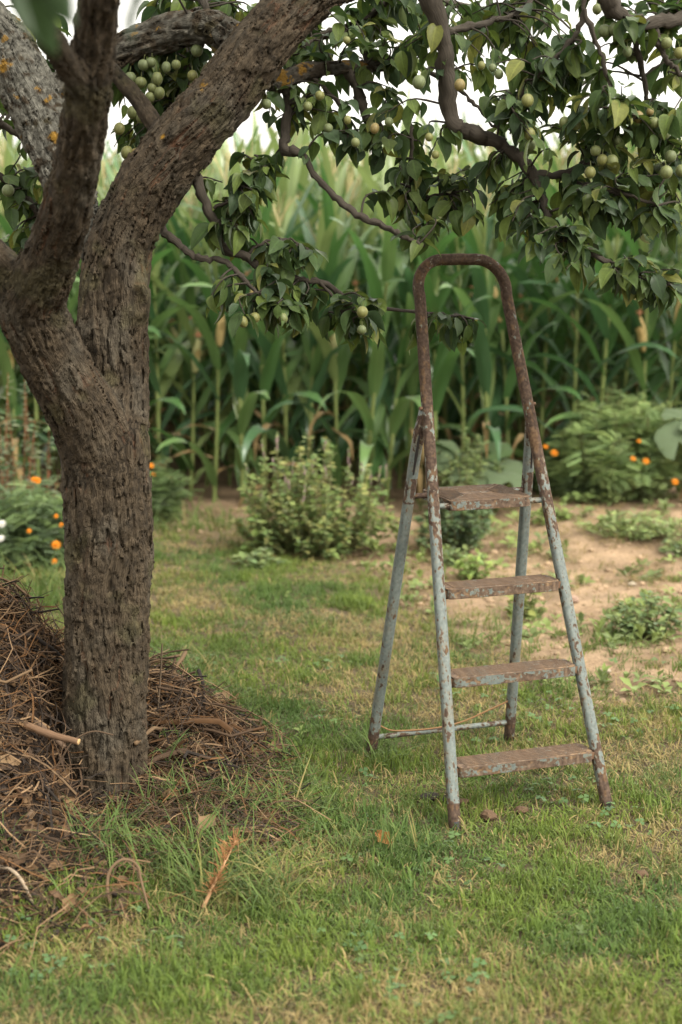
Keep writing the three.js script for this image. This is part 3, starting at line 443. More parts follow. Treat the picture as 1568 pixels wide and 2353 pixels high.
  LAD.steps.forEach((h, k) => {
    const W = 2 * (ww(h) - 0.017), Dp = 0.092, ribs = []; for (let r = 0; r < 7; r++) { const z = -0.012 - r * 0.0115; ribs.push([-W / 2 + 0.02, z, W / 2 - 0.02, z, 0.0060, 0.0034]); }
    const m = mesh('step', plate(W, Dp, 0.03, 0.024, ribs), tread((s, u) => (u > 0.56 && u < 0.66) ? rimShare[k][1] + 0.3 * noise(s * 14, k) : rimShare[k][0], k), ladder); m.position.copy(fr(0, h)).add(V(0, 0, 0.026));
    for (const side of [-1, 1]) { const b = mesh('bracket', new THREE.BoxGeometry(0.02, 0.02, 0.02), std([0.13, 0.075, 0.045], 0.9), ladder); b.position.copy(fr(side * (ww(h) - 0.013), h - 0.015)); }
  });
  { // platform with mitred ribbing round a plain middle panel
    const W = 0.262, Dp = 0.228, ribs = [], cx = 0, cz = -Dp / 2, hx = W / 2 - 0.008, hz = Dp / 2 - 0.008, ix = 0.05, iz = 0.03;
    for (let r = 0; r < 11; r++) { const t = r / 10.5, x = lerp(hx, ix, t), z = lerp(hz, iz, t), a = 0.006; ribs.push([-x + a, cz - z, x - a, cz - z, 0.0048, 0.0030], [-x + a, cz + z, x - a, cz + z, 0.0048, 0.0030], [-x, cz - z + a, -x, cz + z - a, 0.0048, 0.0030], [x, cz - z + a, x, cz + z - a, 0.0048, 0.0030]); }
    for (const sx of [-1, 1]) for (const sz of [-1, 1]) ribs.push([sx * hx * 0.98, cz + sz * hz * 0.98, sx * ix * 0.9, cz + sz * iz * 0.9, 0.005, 0.0028]);
    ribs.push([-ix * 0.9, cz - iz * 0.9, ix * 0.9, cz - iz * 0.9, 0.005, 0.0028], [-ix * 0.9, cz + iz * 0.9, ix * 0.9, cz + iz * 0.9, 0.005, 0.0028]);
    const m = mesh('platform', plate(W, Dp, 0.03, 0.026, ribs), tread((s, u) => (u > 0.56 && u < 0.66) ? 0.72 : 0.93, 9), ladder); m.position.copy(fr(0, LAD.pl)).add(V(0, 0, 0.014));
    const yr = LAD.pl - 0.016, zf = -LAD.pl * LAD.lean - 0.002; bar('platform_rod', V(-ww(yr) + 0.008, yr, zf), V(ww(yr) - 0.008, yr, zf), 0.0085);
    const a = rear(-1, LAD.pl - 0.01), b = rear(1, LAD.pl - 0.01); bar('platform_rod', a.clone().add(V(0.006, 0, 0)), b.clone().add(V(-0.006, 0, 0)), 0.0085, rodTex(0.85));
    const hook = smooth([V(0.05, -0.03, -0.2), V(0.08, -0.042, -0.19), V(0.105, -0.044, -0.17), V(0.125, -0.034, -0.16)].map((p) => p.add(m.position)), 12); mesh('catch', tube(hook, () => 0.004, 6), std([0.035, 0.03, 0.028], 0.6), ladder);
  }
}

// ------------------------------------------------------------------ the maize field
function blade(len, wid, rise, bend, roll, wav, seg = 11, fold = 0.35) {          // a strap leaf from the origin, outward along +x
  const g = new GB(); let x = 0, y = 0, a = rise; const rows = [], ph = R() * 6;
  for (let i = 0; i <= seg; i++) {
    const t = i / seg, w = wid * 0.5 * Math.min(1, 0.45 + t * 3.2) * Math.pow(Math.max(0, 1 - Math.pow(t, 2.4)), 0.8), tw = roll * t * t, row = [];
    for (const s of [-1, -0.45, 0, 0.45, 1]) { const up = Math.abs(s) * fold * w * (1 - 0.5 * t) + Math.abs(s) * wav * w * Math.sin(t * 17 + s * 2.4 + ph), zz = s * w; row.push(g.v(x - Math.sin(a) * up * Math.cos(tw) * 0.7 - Math.sin(a) * zz * Math.sin(tw), y + Math.cos(a) * (up * Math.cos(tw) + zz * Math.sin(tw)), zz * Math.cos(tw), t * len, s)); }
    rows.push(row); x += Math.cos(a) * len / seg; y += Math.sin(a) * len / seg; a -= bend * (0.35 + 1.6 * t) / seg; if (a < -1.45) a = -1.45;
  }
  for (let i = 0; i < seg; i++) for (let k = 0; k < 4; k++) g.q(rows[i][k], rows[i][k + 1], rows[i + 1][k + 1], rows[i + 1][k]);
  return g.build();
}
const stripe = dataTex(64, 128, (u, v) => { const s = v * 2 - 1, rib = Math.exp(-s * s * 130) * 0.9, vein = 0.06 * Math.sin(v * 190) + 0.1 * fbm(u * 5, v * 26, 2, 3), k = 0.9 + vein; return [k + rib, k + rib * 0.85, k + rib * 0.9]; });
stripe.repeat.set(1.3, 0.5); stripe.offset.set(0, 0.5);
const cornTones = [[0.066, 0.158, 0.036], [0.122, 0.218, 0.060], [0.050, 0.124, 0.042], [0.205, 0.275, 0.088]];
const cornMats = cornTones.map((c) => leafMat(c, 0.42, 1.0, { map: stripe, clearcoatRoughness: 0.27 }));
const dryLeafMat = leafMat([0.24, 0.165, 0.07], 0.35, 0.1, { map: stripe }), stalkMat = std([0.17, 0.21, 0.065], 0.6, { map: grain }), tasselMat = std([0.36, 0.30, 0.15], 0.85), huskMat = leafMat([0.34, 0.33, 0.15], 0.15, 0.2, { map: stripe }), huskDry = leafMat([0.50, 0.37, 0.16], 0.15, 0.15, { map: stripe }), silkMat = std([0.40, 0.19, 0.10], 0.85);
R = rngOf(31);
function tasselGeo() { const g = new GB(); tubeInto(g, [V(0, 0, 0), V(0, 0.12, 0), V(0.01, 0.34, 0)], (t) => lerp(0.006, 0.002, t), 4); for (let k = 0; k < 7; k++) { const a = rr(0, 6.28), b = rr(0.25, 0.6), h = rr(0.04, 0.14), l = rr(0.14, 0.24); const d = V(Math.cos(a) * Math.sin(b), Math.cos(b), Math.sin(a) * Math.sin(b)); tubeInto(g, [V(0, h, 0), V(0, h, 0).addScaledVector(d, l * 0.6), V(0, h - 0.015, 0).addScaledVector(d, l)], () => 0.0028, 3); } return g.build(); }
const tassels = [0, 1, 2].map(tasselGeo);
function earGeo(open) { const g = new GB(), pts = [], rs = []; for (let i = 0; i <= 10; i++) { const t = i / 10; pts.push(V(0, t * 0.22, 0)); rs.push(0.026 * Math.pow(Math.sin(Math.PI * Math.min(0.97, 0.12 + 0.86 * t)), 0.7) + 0.003); } tubeInto(g, pts, rs, 10, null, 0.12, open); return g.build(); }
function silkGeo() { const g = new GB(); for (let k = 0; k < 14; k++) { const a = rr(0, 6.28), l = rr(0.03, 0.07); tubeInto(g, [V(0, 0.225, 0), V(Math.cos(a) * 0.012, 0.225 + l * 0.7, Math.sin(a) * 0.012), V(Math.cos(a) * 0.028, 0.22 + l * 0.5, Math.sin(a) * 0.028)], () => 0.0022, 3); } return g.build(); }
const ears = [earGeo(1), earGeo(2)], silk = silkGeo();
function huskLeaf() { return blade(0.2, 0.05, 1.35, 0.5, 0.2, 0.1, 6, 0.6); }
// a plant kept as a list of pieces {name, geo, mat, matrix}
function cornPieces(seed, withEar) {
  R = rngOf(seed); const H = rr(1.5, 1.78), out = [], nodesN = 17, plane = rr(0, 6.28), leanX = rr(-0.04, 0.04), leanZ = rr(-0.04, 0.04);
  const axis = (h) => V(leanX * h * h, h, leanZ * h * h), pts = [], rs = []; for (let i = 0; i <= 26; i++) { const h = H * i / 26; pts.push(axis(h)); rs.push(lerp(0.0135, 0.0055, Math.pow(i / 26, 1.2)) * (i % 2 ? 1 : 1.13)); }
  out.push({ name: 'stalk', geo: tube(pts, rs, 7), mat: stalkMat, M: new THREE.Matrix4() });
  for (let k = 0; k < nodesN; k++) {
    const h = lerp(0.1, H - 0.05, k / (nodesN - 1)), t = k / (nodesN - 1), az = plane + (k % 2) * Math.PI + rr(-0.5, 0.5), dry = k < 5 && R() < 0.4;
    const len = dry ? rr(0.35, 0.5) : lerp(0.86, 0.54, Math.abs(t - 0.45) * 1.6) * rr(0.8, 1.15), wid = dry ? 0.045 : lerp(0.09, 0.053, Math.max(0, t - 0.6) * 2) * rr(0.9, 1.1);
    const geo = blade(len, wid, dry ? rr(0.2, 0.6) : lerp(1.0, 1.32, t) + rr(-0.2, 0.14), dry ? 2.6 : lerp(2.1, 0.5, t) * rr(0.6, 1.3), rr(-0.9, 0.9), dry ? 0.5 : 0.22, 10);
    const p = axis(h); out.push({ name: 'leaf', geo, mat: dry ? dryLeafMat : (t > 0.72 ? R() < 0.6 : R() < 0.1) ? cornMats[3] : cornMats[Math.floor(R() * 3)], M: new THREE.Matrix4().makeRotationY(az).setPosition(p.x, p.y, p.z) });
  }
  const tp = axis(H); out.push({ name: 'tassel', geo: tassels[seed % 3], mat: tasselMat, M: new THREE.Matrix4().makeTranslation(tp.x, tp.y - 0.01, tp.z) });
  if (withEar) {
    const e = axis(rr(0.76, 1.06)), M = new THREE.Matrix4().makeRotationY(rr(-0.7, 0.7) - 1.57).multiply(new THREE.Matrix4().makeRotationZ(-rr(0.2, 0.42))).setPosition(e.x, e.y, e.z + 0.016);
    out.push({ name: 'ear', geo: ears[seed % 2], mat: seed % 3 ? huskDry : huskMat, M, kids: [{ name: 'silk', geo: silk, mat: silkMat, M: new THREE.Matrix4() }, { name: 'husk_leaf', geo: huskLeaf(), mat: seed % 2 ? huskMat : huskDry, M: new THREE.Matrix4() }] });
  }
  return out;
}
const cornKinds = []; for (let k = 0; k < 9; k++) cornKinds.push(cornPieces(400 + k * 7, k % 2 === 0));
function cornPlant(kind) { const g = new THREE.Group(); for (const p of kind) { const m = mesh(p.name, p.geo, p.mat, g); m.applyMatrix4(p.M); for (const q of p.kids ?? []) mesh(q.name, q.geo, q.mat, m).applyMatrix4(q.M); } return g; }
const cornProtos = cornKinds.map((k) => cornPlant(k));
const rowZ = (row, x) => 9.35 + row * 0.62 - 0.02 * x;
const rowNames = ['front row at the edge of the garden', 'second row behind the garden beds', 'third row of the field', 'fourth row of the field'];
const spotCount = {}, ordinals = ['', 'first', 'second', 'third', 'fourth', 'fifth', 'sixth', 'seventh', 'eighth', 'ninth', 'tenth', 'eleventh', 'twelfth', 'thirteenth', 'fourteenth', 'fifteenth'];
R = rngOf(77);
for (let row = 0; row < 4; row++) {
  const half = 0.215 * (9.35 + row * 0.62) + 0.45;
  for (let x = -half + rr(0, 0.1); x < half; x += rr(0.115, 0.18)) {
    const k = Math.floor(R() * cornProtos.length), ear = k % 2 === 0, c = cornProtos[k].clone(); c.name = numbered('corn_plant'); scene.add(c);
    const z = -rowZ(row, x) + rr(-0.06, 0.06); c.position.set(x, landY(x, z) - 0.01, z); c.rotation.y = rr(0, 6.28); c.rotation.z = rr(-0.09, 0.09); c.rotation.x = rr(-0.05, 0.05); const s = rr(0.9, 1.07); c.scale.set(s, s * rr(0.95, 1.06), s);
    if (ear) c.rotation.y = rr(-0.9, 0.9);
    const u = seen(c.position)[0], where = u < 140 ? 'left of the trunk' : u < 345 ? 'behind the trunk' : u < 545 ? 'between trunk and herb bush' : u < 935 ? 'behind the herb bush' : u < 1240 ? 'seen through the ladder' : 'behind the marigold bush', key = row + where, n = spotCount[key] = (spotCount[key] ?? 0) + 1;
    if (row < 2) tag(c, `maize plant ${ear ? 'with pale cob' : 'without cob'} ${where}, ${ordinals[n]} from left in ${row ? 'second' : 'front'} row`, 'maize plant', `maize plants, ${rowNames[row]}`);
    else tag(c, `maize plant ${ear ? 'with a pale cob' : 'without cob'} in the ${rowNames[row]}`, 'maize plant', `${ear ? 'cob-bearing' : 'bare'} maize plants, ${rowNames[row]}`);
  }
}
{ // the rows beyond, which melt into one mass
  const field = new THREE.Group(); field.name = 'maize_field'; tag(field, 'dense mass of maize filling the field behind the front rows', 'maize field', null, 'stuff'); scene.add(field);
  cornKinds.slice(0, 4).forEach((kind, ki) => {
    const list = []; for (const p of kind) { const g = p.geo.clone().toNonIndexed(); g.applyMatrix4(p.M); const c = p.mat.color, n = g.attributes.position.count, a = new Float32Array(n * 3); for (let i = 0; i < n; i++) a.set([c.r, c.g, c.b], i * 3); g.setAttribute('color', new THREE.BufferAttribute(a, 3)); list.push(g); }
    const spots = []; for (let row = 4; row < 17; row++) { const half = 0.215 * (9.35 + row * 0.62) + 0.6; for (let x = -half; x < half; x += rr(0.13, 0.22)) if (Math.floor(R() * 4) === ki) spots.push([x, -rowZ(row, x) + rr(-0.08, 0.08)]); }
    const im = sh(new THREE.InstancedMesh(mergeGeometries(list), leafMat([1, 1, 1], 0.42, 0.8, { vertexColors: true, map: stripe }), spots.length)); im.name = 'maize_rows'; im.userData.kind = 'stuff';
    spots.forEach(([x, z], i) => { const s = rr(0.9, 1.1); im.setMatrixAt(i, new THREE.Matrix4().makeRotationY(rr(0, 6.28)).scale(V(s, s * rr(0.95, 1.05), s)).setPosition(x, 0, z)); }); field.add(im);
  });
}

// ------------------------------------------------------------------ garden plants
function smallLeaf(len, wid) { const g = new GB(), a = g.v(0, 0, 0), b = g.v(len * 0.5, len * 0.05, wid * 0.5), c = g.v(len, -len * 0.12, 0), d = g.v(len * 0.5, len * 0.05, -wid * 0.5), e = g.v(len * 0.5, -len * 0.03, 0); g.t(a, b, e); g.t(b, c, e); g.t(c, d, e); g.t(d, a, e); return g.build(); }
function featherLeaf(len) { const g = new GB(); for (let k = 0; k < 6; k++) for (const s of [-1, 1]) { const t = 0.15 + k * 0.14, l = len * 0.42 * (1 - 0.55 * Math.abs(t - 0.4)), x = t * len, a = g.v(x, -t * t * len * 0.25, 0), b = g.v(x + l * 0.45, -t * t * len * 0.25 + 0.002, s * l * 0.45 + 0.004), c = g.v(x + l * 0.75, -t * t * len * 0.3, s * l), d = g.v(x + l * 0.25, -t * t * len * 0.25 + 0.002, s * l * 0.55); g.t(a, b, c); g.t(a, c, d); } const a = g.v(0, 0, 0.002), b = g.v(0, 0, -0.002), c = g.v(len, -len * 0.25, 0); g.t(a, b, c); return g.build(); }
const whiteLeaf = leafMat([1, 1, 1], 0.48, 0.12, { vertexColors: true });
function addLeaf(list, proto, M, color) { const g = proto.clone().applyMatrix4(M), n = g.attributes.position.count, a = new Float32Array(n * 3); for (let i = 0; i < n; i++) a.set(color, i * 3); g.setAttribute('color', new THREE.BufferAttribute(a, 3)); list.push(g); }
const orient = (p, dir, roll, s) => { const nrm = V(rr(-0.5, 0.5), 1, rr(-0.5, 0.5)), side = dir.clone().cross(nrm).normalize(), nn = side.clone().cross(dir).normalize(); return new THREE.Matrix4().makeBasis(dir, nn, side).scale(V(s, s, s)).setPosition(p.x, p.y, p.z); };
// stems fan out from the base and carry leaves all the way up
function bush(name, label, category, pos, o) {
  const t = thing(name, label, category, pos, o.group), stems = new GB(), leaves = [], tips = [];
  for (let k = 0; k < o.stems; k++) {
    const a = rr(0, 6.283), q = Math.sqrt(R()), rx = o.rx * q * Math.cos(a), rz = o.rz * q * Math.sin(a), h = o.h * Math.sqrt(Math.max(0.12, 1 - q * q * 0.85)) * rr(0.72 - (o.wild ?? 0.1), 1.08 + (o.wild ?? 0) * 0.4);
    const base = V(rx * 0.3, 0, rz * 0.3), end = V(rx + rr(-0.03, 0.03), h, rz + rr(-0.03, 0.03)), mid = V(rx * 0.85, h * 0.5, rz * 0.85), pts = smooth([base, mid, end], 6);
    tubeInto(stems, pts, (t2) => lerp(o.stemR ?? 0.004, 0.0012, t2), 4); tips.push(end);
    for (let m = 0; m < o.per; m++) {
      const f = (0.1 + 0.9 * Math.pow(R(), 0.8)) * 6, i = Math.min(5, Math.floor(f)), p = pts[i].clone().lerp(pts[i + 1], f - i), az = rr(0, 6.283), d = V(Math.cos(az), rr(-0.25, 0.75), Math.sin(az)).normalize(), c = o.tones[Math.floor(R() * o.tones.length)], v = rr(0.78, 1.25);
      addLeaf(leaves, o.leaf[Math.floor(R() * o.leaf.length)], orient(p, d, 0, rr(0.7, 1.25)), [c[0] * v, c[1] * v, c[2] * v]);
    }
  }
  mesh('stems', stems.build(), std(o.stemColor ?? [0.14, 0.13, 0.06], 0.85), t);
  const f = mesh('foliage', mergeGeometries(leaves), whiteLeaf, t); f.userData.kind = 'stuff'; t.userData.tips = undefined; delete t.userData.tips;
  return { t, tips };
}
const flowerMat = leafMat([0.72, 0.25, 0.012], 0.25, 0.05), flowerCore = std([0.45, 0.13, 0.01], 0.9), whiteMat = leafMat([0.72, 0.70, 0.64], 0.3, 0.05);
function flower(parent, p, r, mat = flowerMat, core = flowerCore, layers = 3) {
  const g = new GB(); for (let l = 0; l < layers; l++) { const n = 10 - l * 2, rad = r * (1 - l * 0.25), lift = l * r * 0.24; for (let k = 0; k < n; k++) { const a = k / n * 6.283 + l * 0.4, w = 6.283 / n * 0.62, P = (rr2, an, y) => g.v(Math.cos(an) * rr2, y, Math.sin(an) * rr2); const a0 = P(r * 0.08, a, lift), b0 = P(rad * 0.7, a - w / 2, lift + r * 0.16), c0 = P(rad, a, lift + r * 0.1), d0 = P(rad * 0.7, a + w / 2, lift + r * 0.16); g.t(a0, b0, c0); g.t(a0, c0, d0); } }
  const m = mesh('flower', g.build(), mat, parent); m.position.copy(p); m.rotation.set(rr(0.5, 1.1), rr(-0.5, 0.5), rr(-0.3, 0.3));
  const c = mesh('flower_centre', new THREE.SphereGeometry(r * 0.3, 8, 6), core, m); c.position.y = r * (layers * 0.2 + 0.05); c.scale.y = 0.6; return m;
}
const herbLeaf = [smallLeaf(0.04, 0.027), smallLeaf(0.032, 0.022), smallLeaf(0.046, 0.03)], mariLeaf = [featherLeaf(0.09), featherLeaf(0.075), featherLeaf(0.11)];
const onGround = (u, v) => { const p = ground(u, v); p.y = landY(p.x, p.z) - 0.01; return p; };
R = rngOf(91);
{ // flowering herb bush in the middle, with pale mauve seed spikes
  const b = bush('herb_bush', 'wide bushy green herb with faded mauve flower spikes, between trunk and ladder', 'bush', onGround(725, 1262), { rx: 0.44, rz: 0.32, h: 0.52, stems: 150, per: 36, wild: 0.4, leaf: herbLeaf, tones: [[0.17, 0.235, 0.06], [0.21, 0.26, 0.075], [0.12, 0.19, 0.05], [0.28, 0.28, 0.09]] });
  const sp = new GB(true); for (const e of b.tips) if (e.y > 0.3 && R() < 0.35) { const L = rr(0.04, 0.12), d = V(rr(-0.15, 0.15), 1, rr(-0.15, 0.15)); for (let q = 0; q < 9; q++) { const p = e.clone().addScaledVector(d, L * q / 9), c = R() < 0.5 ? [0.20, 0.14, 0.13] : [0.16, 0.19, 0.08]; tubeInto(sp, [p, p.clone().add(V(rr(-0.007, 0.007), 0.012, rr(-0.007, 0.007)))], () => rr(0.003, 0.0055), 4, c); } }
  const m = mesh('flower_spikes', sp.build(), std([1, 1, 1], 0.9, { vertexColors: true }), b.t); m.userData.kind = 'stuff';
  const c = bush('herb_bush', 'narrower leafy herb growing behind the ladder legs', 'bush', onGround(1045, 1262), { rx: 0.2, rz: 0.18, h: 0.36, stems: 60, per: 32, leaf: herbLeaf, tones: [[0.098, 0.156, 0.055], [0.130, 0.189, 0.065], [0.078, 0.130, 0.058]] });
  bush('herb_bush', 'pale yellowish leafy herb beneath the broad squash leaves', 'bush', onGround(1075, 1190), { rx: 0.2, rz: 0.2, h: 0.5, stems: 40, per: 26, leaf: herbLeaf, tones: [[0.221, 0.273, 0.091], [0.169, 0.234, 0.078]] });
}
{
  const b = bush('marigold_bush', 'large round marigold bush with feathery leaves in front of the maize', 'bush', onGround(1425, 1172), { rx: 0.41, rz: 0.36, h: 0.63, stems: 150, per: 20, leaf: mariLeaf, stemR: 0.006, tones: [[0.25, 0.34, 0.12], [0.29, 0.37, 0.13], [0.20, 0.29, 0.11]] });
  for (const [u, v, r] of [[1488, 1062, 0.022], [1458, 1056, 0.018], [1472, 1015, 0.013], [1555, 1109, 0.022]]) flower(b.t, at(u, v, 8.6).sub(b.t.position).add(V(0, 0, -0.05)), r);
  const trunkS = tube([V(0.02, 0, 0.15), V(0.03, 0.12, 0.12), V(0, 0.3, 0.05)], () => 0.012, 7); mesh('main_stem', trunkS, std([0.26, 0.2, 0.12], 0.9), b.t);
  const c = bush('marigold_bush', 'small low marigold plant at the foot of the large round one', 'bush', onGround(1318, 1172), { rx: 0.15, rz: 0.14, h: 0.22, stems: 42, per: 20, leaf: mariLeaf, tones: [[0.169, 0.240, 0.078], [0.143, 0.208, 0.072]] });
  const d = bush('marigold_bush', 'marigold with two orange blooms just behind the ladder', 'bush', onGround(1262, 1150), { rx: 0.12, rz: 0.12, h: 0.3, stems: 28, per: 20, leaf: mariLeaf, tones: [[0.130, 0.195, 0.072], [0.104, 0.169, 0.065]] });
  for (const [u, v, r] of [[1273, 1040, 0.024], [1253, 1026, 0.018]]) flower(d.t, at(u, v, 8.95).sub(d.t.position), r);
  const e = bush('marigold_bush', 'marigolds and white blooms by the tree trunk at the picture edge', 'bush', onGround(62, 1290), { rx: 0.3, rz: 0.3, h: 0.4, stems: 110, per: 24, leaf: mariLeaf, tones: [[0.15, 0.22, 0.08], [0.18, 0.25, 0.09], [0.12, 0.18, 0.08]] });
  for (const [u, v, r] of [[130, 1254, 0.025], [126, 1292, 0.018], [68, 1222, 0.014], [130, 1188, 0.013], [142, 1208, 0.014], [86, 1106, 0.02], [78, 1104, 0.016]]) flower(e.t, at(u, v, 7.35).sub(e.t.position), r);
  for (const [u, v, r] of [[6, 1206, 0.022], [4, 1240, 0.022], [-20, 1225, 0.022]]) flower(e.t, at(u, v, 7.35).sub(e.t.position), r, whiteMat, whiteMat, 2);
  const f = bush('flowering_shrub', 'taller red-stemmed leafy plant behind the marigolds at the frame edge', 'bush', onGround(30, 1245), { rx: 0.28, rz: 0.2, h: 0.84, stems: 34, per: 34, leaf: [smallLeaf(0.045, 0.03), smallLeaf(0.038, 0.026)], stemColor: [0.22, 0.09, 0.045], tones: [[0.111, 0.156, 0.058], [0.078, 0.124, 0.052], [0.169, 0.195, 0.104]] });
  const h = bush('marigold_bush', 'marigold peeping out to the right of the trunk by the maize', 'bush', onGround(362, 1195), { rx: 0.14, rz: 0.14, h: 0.36, stems: 40, per: 22, leaf: mariLeaf, tones: [[0.156, 0.221, 0.078], [0.130, 0.195, 0.072]] });
  for (const [u, v, r] of [[347, 1072, 0.02], [353, 1092, 0.016]]) flower(h.t, at(u, v, 8.75).sub(h.t.position), r);
}
{ // squash: broad lobed leaves on stalks
  function squashLeaf(r) { const g = new GB(), c = g.v(0, 0, 0), n = 30, ring = [], ring2 = []; for (let k = 0; k <= n; k++) { const a = lerp(-2.75, 2.75, k / n), q = r * (1 + 0.045 * Math.cos(a * 5) + 0.02 * Math.cos(a * 13)); ring2.push(g.v(Math.cos(a) * q * 0.55, 0.1 * r + 0.02 * r * Math.cos(a * 5), Math.sin(a) * q * 0.55)); ring.push(g.v(Math.cos(a) * q, 0.02 * r * Math.sin(a * 7) - 0.02 * r, Math.sin(a) * q)); } for (let k = 0; k < n; k++) { g.t(c, ring2[k + 1], ring2[k]); g.q(ring2[k], ring2[k + 1], ring[k + 1], ring[k]); } return g.build(); }
  const geo = squashLeaf(1), m1 = leafMat([0.125, 0.175, 0.085], 0.3, 0.2, { map: grain }), m2 = leafMat([0.09, 0.15, 0.05], 0.35, 0.2, { map: grain }), stalk = std([0.2, 0.26, 0.1], 0.7);
  const plant = (label, base, list) => { const t = thing('squash_plant', label, 'squash plant', base); for (const [u, v, z, r, tx, tz, m] of list) { const p = at(u, v, z).sub(base), l = mesh('leaf', geo, m ? m2 : m1, t); l.position.copy(p); l.scale.setScalar(r); l.rotation.set(tx, rr(-0.5, 0.5) + 1.2, tz); mesh('leaf_stalk', tube(smooth([V(p.x * 0.2, 0, p.z * 0.2), V(p.x * 0.7, p.y * 0.7, p.z * 0.7), p.clone().add(V(0, -0.005, 0))], 6), () => 0.006, 6), stalk, t); } };
  plant('squash plant with broad pale leaves spread behind the platform', onGround(1130, 1180), [[1090, 1088, 8.9, 0.14, 0.35, 0.1, 0], [1160, 1075, 9.0, 0.13, 0.4, -0.1, 0], [1130, 1035, 9.1, 0.12, 0.15, 0.2, 1], [1040, 1060, 9.05, 0.11, 0.3, 0.3, 0], [1170, 1105, 8.8, 0.12, 0.5, -0.2, 0], [1015, 1035, 9.1, 0.1, 0.35, 0.2, 0]]);
  plant('squash plant with large pale leaves at the edge beside the marigold bush', onGround(1600, 1165), [[1560, 1010, 8.8, 0.13, 0.95, -0.1, 0], [1568, 962, 8.9, 0.12, 0.6, -0.3, 0], [1620, 985, 8.9, 0.13, 0.6, 0.2, 0], [1640, 1060, 8.8, 0.12, 0.6, 0.2, 0]]);
}
{ // young weeds and seedlings on the bare soil
  const W = (label, u, v, o) => bush('garden_weed', label, 'weed', onGround(u, v), o), broad = [smallLeaf(0.05, 0.026), smallLeaf(0.04, 0.022)], tn = [[0.16, 0.22, 0.07], [0.20, 0.25, 0.085], [0.12, 0.18, 0.07]];
  W('leafy weed clump with thin upright stems on the sandy soil', 1485, 1458, { rx: 0.16, rz: 0.12, h: 0.2, stems: 30, per: 13, leaf: broad, tones: tn });
  W('small weed beside the taller clump on the sandy soil', 1435, 1462, { rx: 0.07, rz: 0.07, h: 0.14, stems: 12, per: 12, leaf: broad, tones: tn });
  W('low sprawling green plant on the brown soil below the marigolds', 1450, 1265, { rx: 0.27, rz: 0.2, h: 0.13, stems: 44, per: 12, leaf: broad, tones: [[0.182, 0.247, 0.078], [0.234, 0.286, 0.098]] });
  W('yellowing weed behind the top step of the ladder', 1215, 1410, { rx: 0.09, rz: 0.08, h: 0.17, stems: 14, per: 12, leaf: broad, tones: [[0.260, 0.286, 0.078], [0.182, 0.234, 0.072]] });
  W('fresh green weed showing between the front legs', 1085, 1330, { rx: 0.1, rz: 0.08, h: 0.16, stems: 16, per: 12, leaf: broad, tones: [[0.260, 0.351, 0.078], [0.195, 0.286, 0.072]] });
  W('small plant on the soil seen through the ladder', 1040, 1300, { rx: 0.09, rz: 0.08, h: 0.14, stems: 12, per: 12, leaf: broad, tones: tn });
  W('bright green seedlings near the rear right ladder leg', 1260, 1225, { rx: 0.12, rz: 0.1, h: 0.13, stems: 20, per: 10, leaf: broad, tones: [[0.234, 0.312, 0.085]] });
  W('little weed at the very edge of the soil bed', 1560, 1290, { rx: 0.1, rz: 0.1, h: 0.1, stems: 14, per: 10, leaf: broad, tones: tn });
  W('tuft of weeds by the foot of the herb bush', 590, 1300, { rx: 0.12, rz: 0.1, h: 0.1, stems: 18, per: 10, leaf: broad, tones: tn });
  W('seedlings under the small marigold', 1345, 1190, { rx: 0.14, rz: 0.1, h: 0.09, stems: 18, per: 10, leaf: broad, tones: [[0.208, 0.286, 0.085]] });
}

// ------------------------------------------------------------------ brush heaps of dead twigs, straw and leaves round the trunk
const twigTones = [[0.042, 0.026, 0.015], [0.07, 0.043, 0.025], [0.022, 0.016, 0.012], [0.145, 0.092, 0.05], [0.08, 0.04, 0.016]];
const twigMats = twigTones.map((c) => std(c, 0.88, { map: grain }));
R = rngOf(55);
function twigShape(len, r, bendy, n = 5, seg = 5) { const pts = []; const a = rr(-bendy, bendy), b = rr(-bendy, bendy); for (let i = 0; i <= n; i++) { const t = i / n - 0.5; pts.push(V(t * len, (a * (0.25 - t * t) + 0.04 * rr(-1, 1) * bendy) * len, (b * t * t * 2 * t + 0.04 * rr(-1, 1)) * len * Math.sign(bendy))); } return tube(pts, (t) => lerp(r, r * 0.55, t), seg); }
const sticks = []; for (let k = 0; k < 8; k++) sticks.push(twigShape(rr(0.18, 0.46), 0.003 + 0.009 * (k / 8) ** 2, 0.5, 6)); 
const straws = []; for (let k = 0; k < 8; k++) straws.push(twigShape(rr(0.09, 0.28), rr(0.0011, 0.0030), 0.8, 6, 3));
function curledLeaf(l, w, curl) { const g = new GB(), n = 6, rows = []; for (let i = 0; i <= n; i++) { const t = i / n, hw = w * 0.5 * Math.sin(Math.PI * (0.06 + 0.9 * t)) * (1 + 0.25 * Math.sin(t * 15)), row = []; for (const s of [-1, -0.4, 0.4, 1]) row.push(g.v((t - 0.5) * l, curl * (s * s * 0.5 * w + Math.sin(t * 3) * 0.3 * w) + rr(-0.04, 0.04) * w, s * hw, t, s)); rows.push(row); } for (let i = 0; i < n; i++) for (let k = 0; k < 3; k++) g.q(rows[i][k], rows[i][k + 1], rows[i + 1][k + 1], rows[i + 1][k]); return g.build(); }
const deadLeaves = [curledLeaf(0.07, 0.04, 0.8), curledLeaf(0.055, 0.036, -0.7), curledLeaf(0.085, 0.045, 0.5), curledLeaf(0.045, 0.03, 1.1)], deadMats = [[0.15, 0.085, 0.04], [0.12, 0.076, 0.042], [0.18, 0.115, 0.06], [0.08, 0.05, 0.03]].map((c) => leafMat(c, 0.2, 0.08));
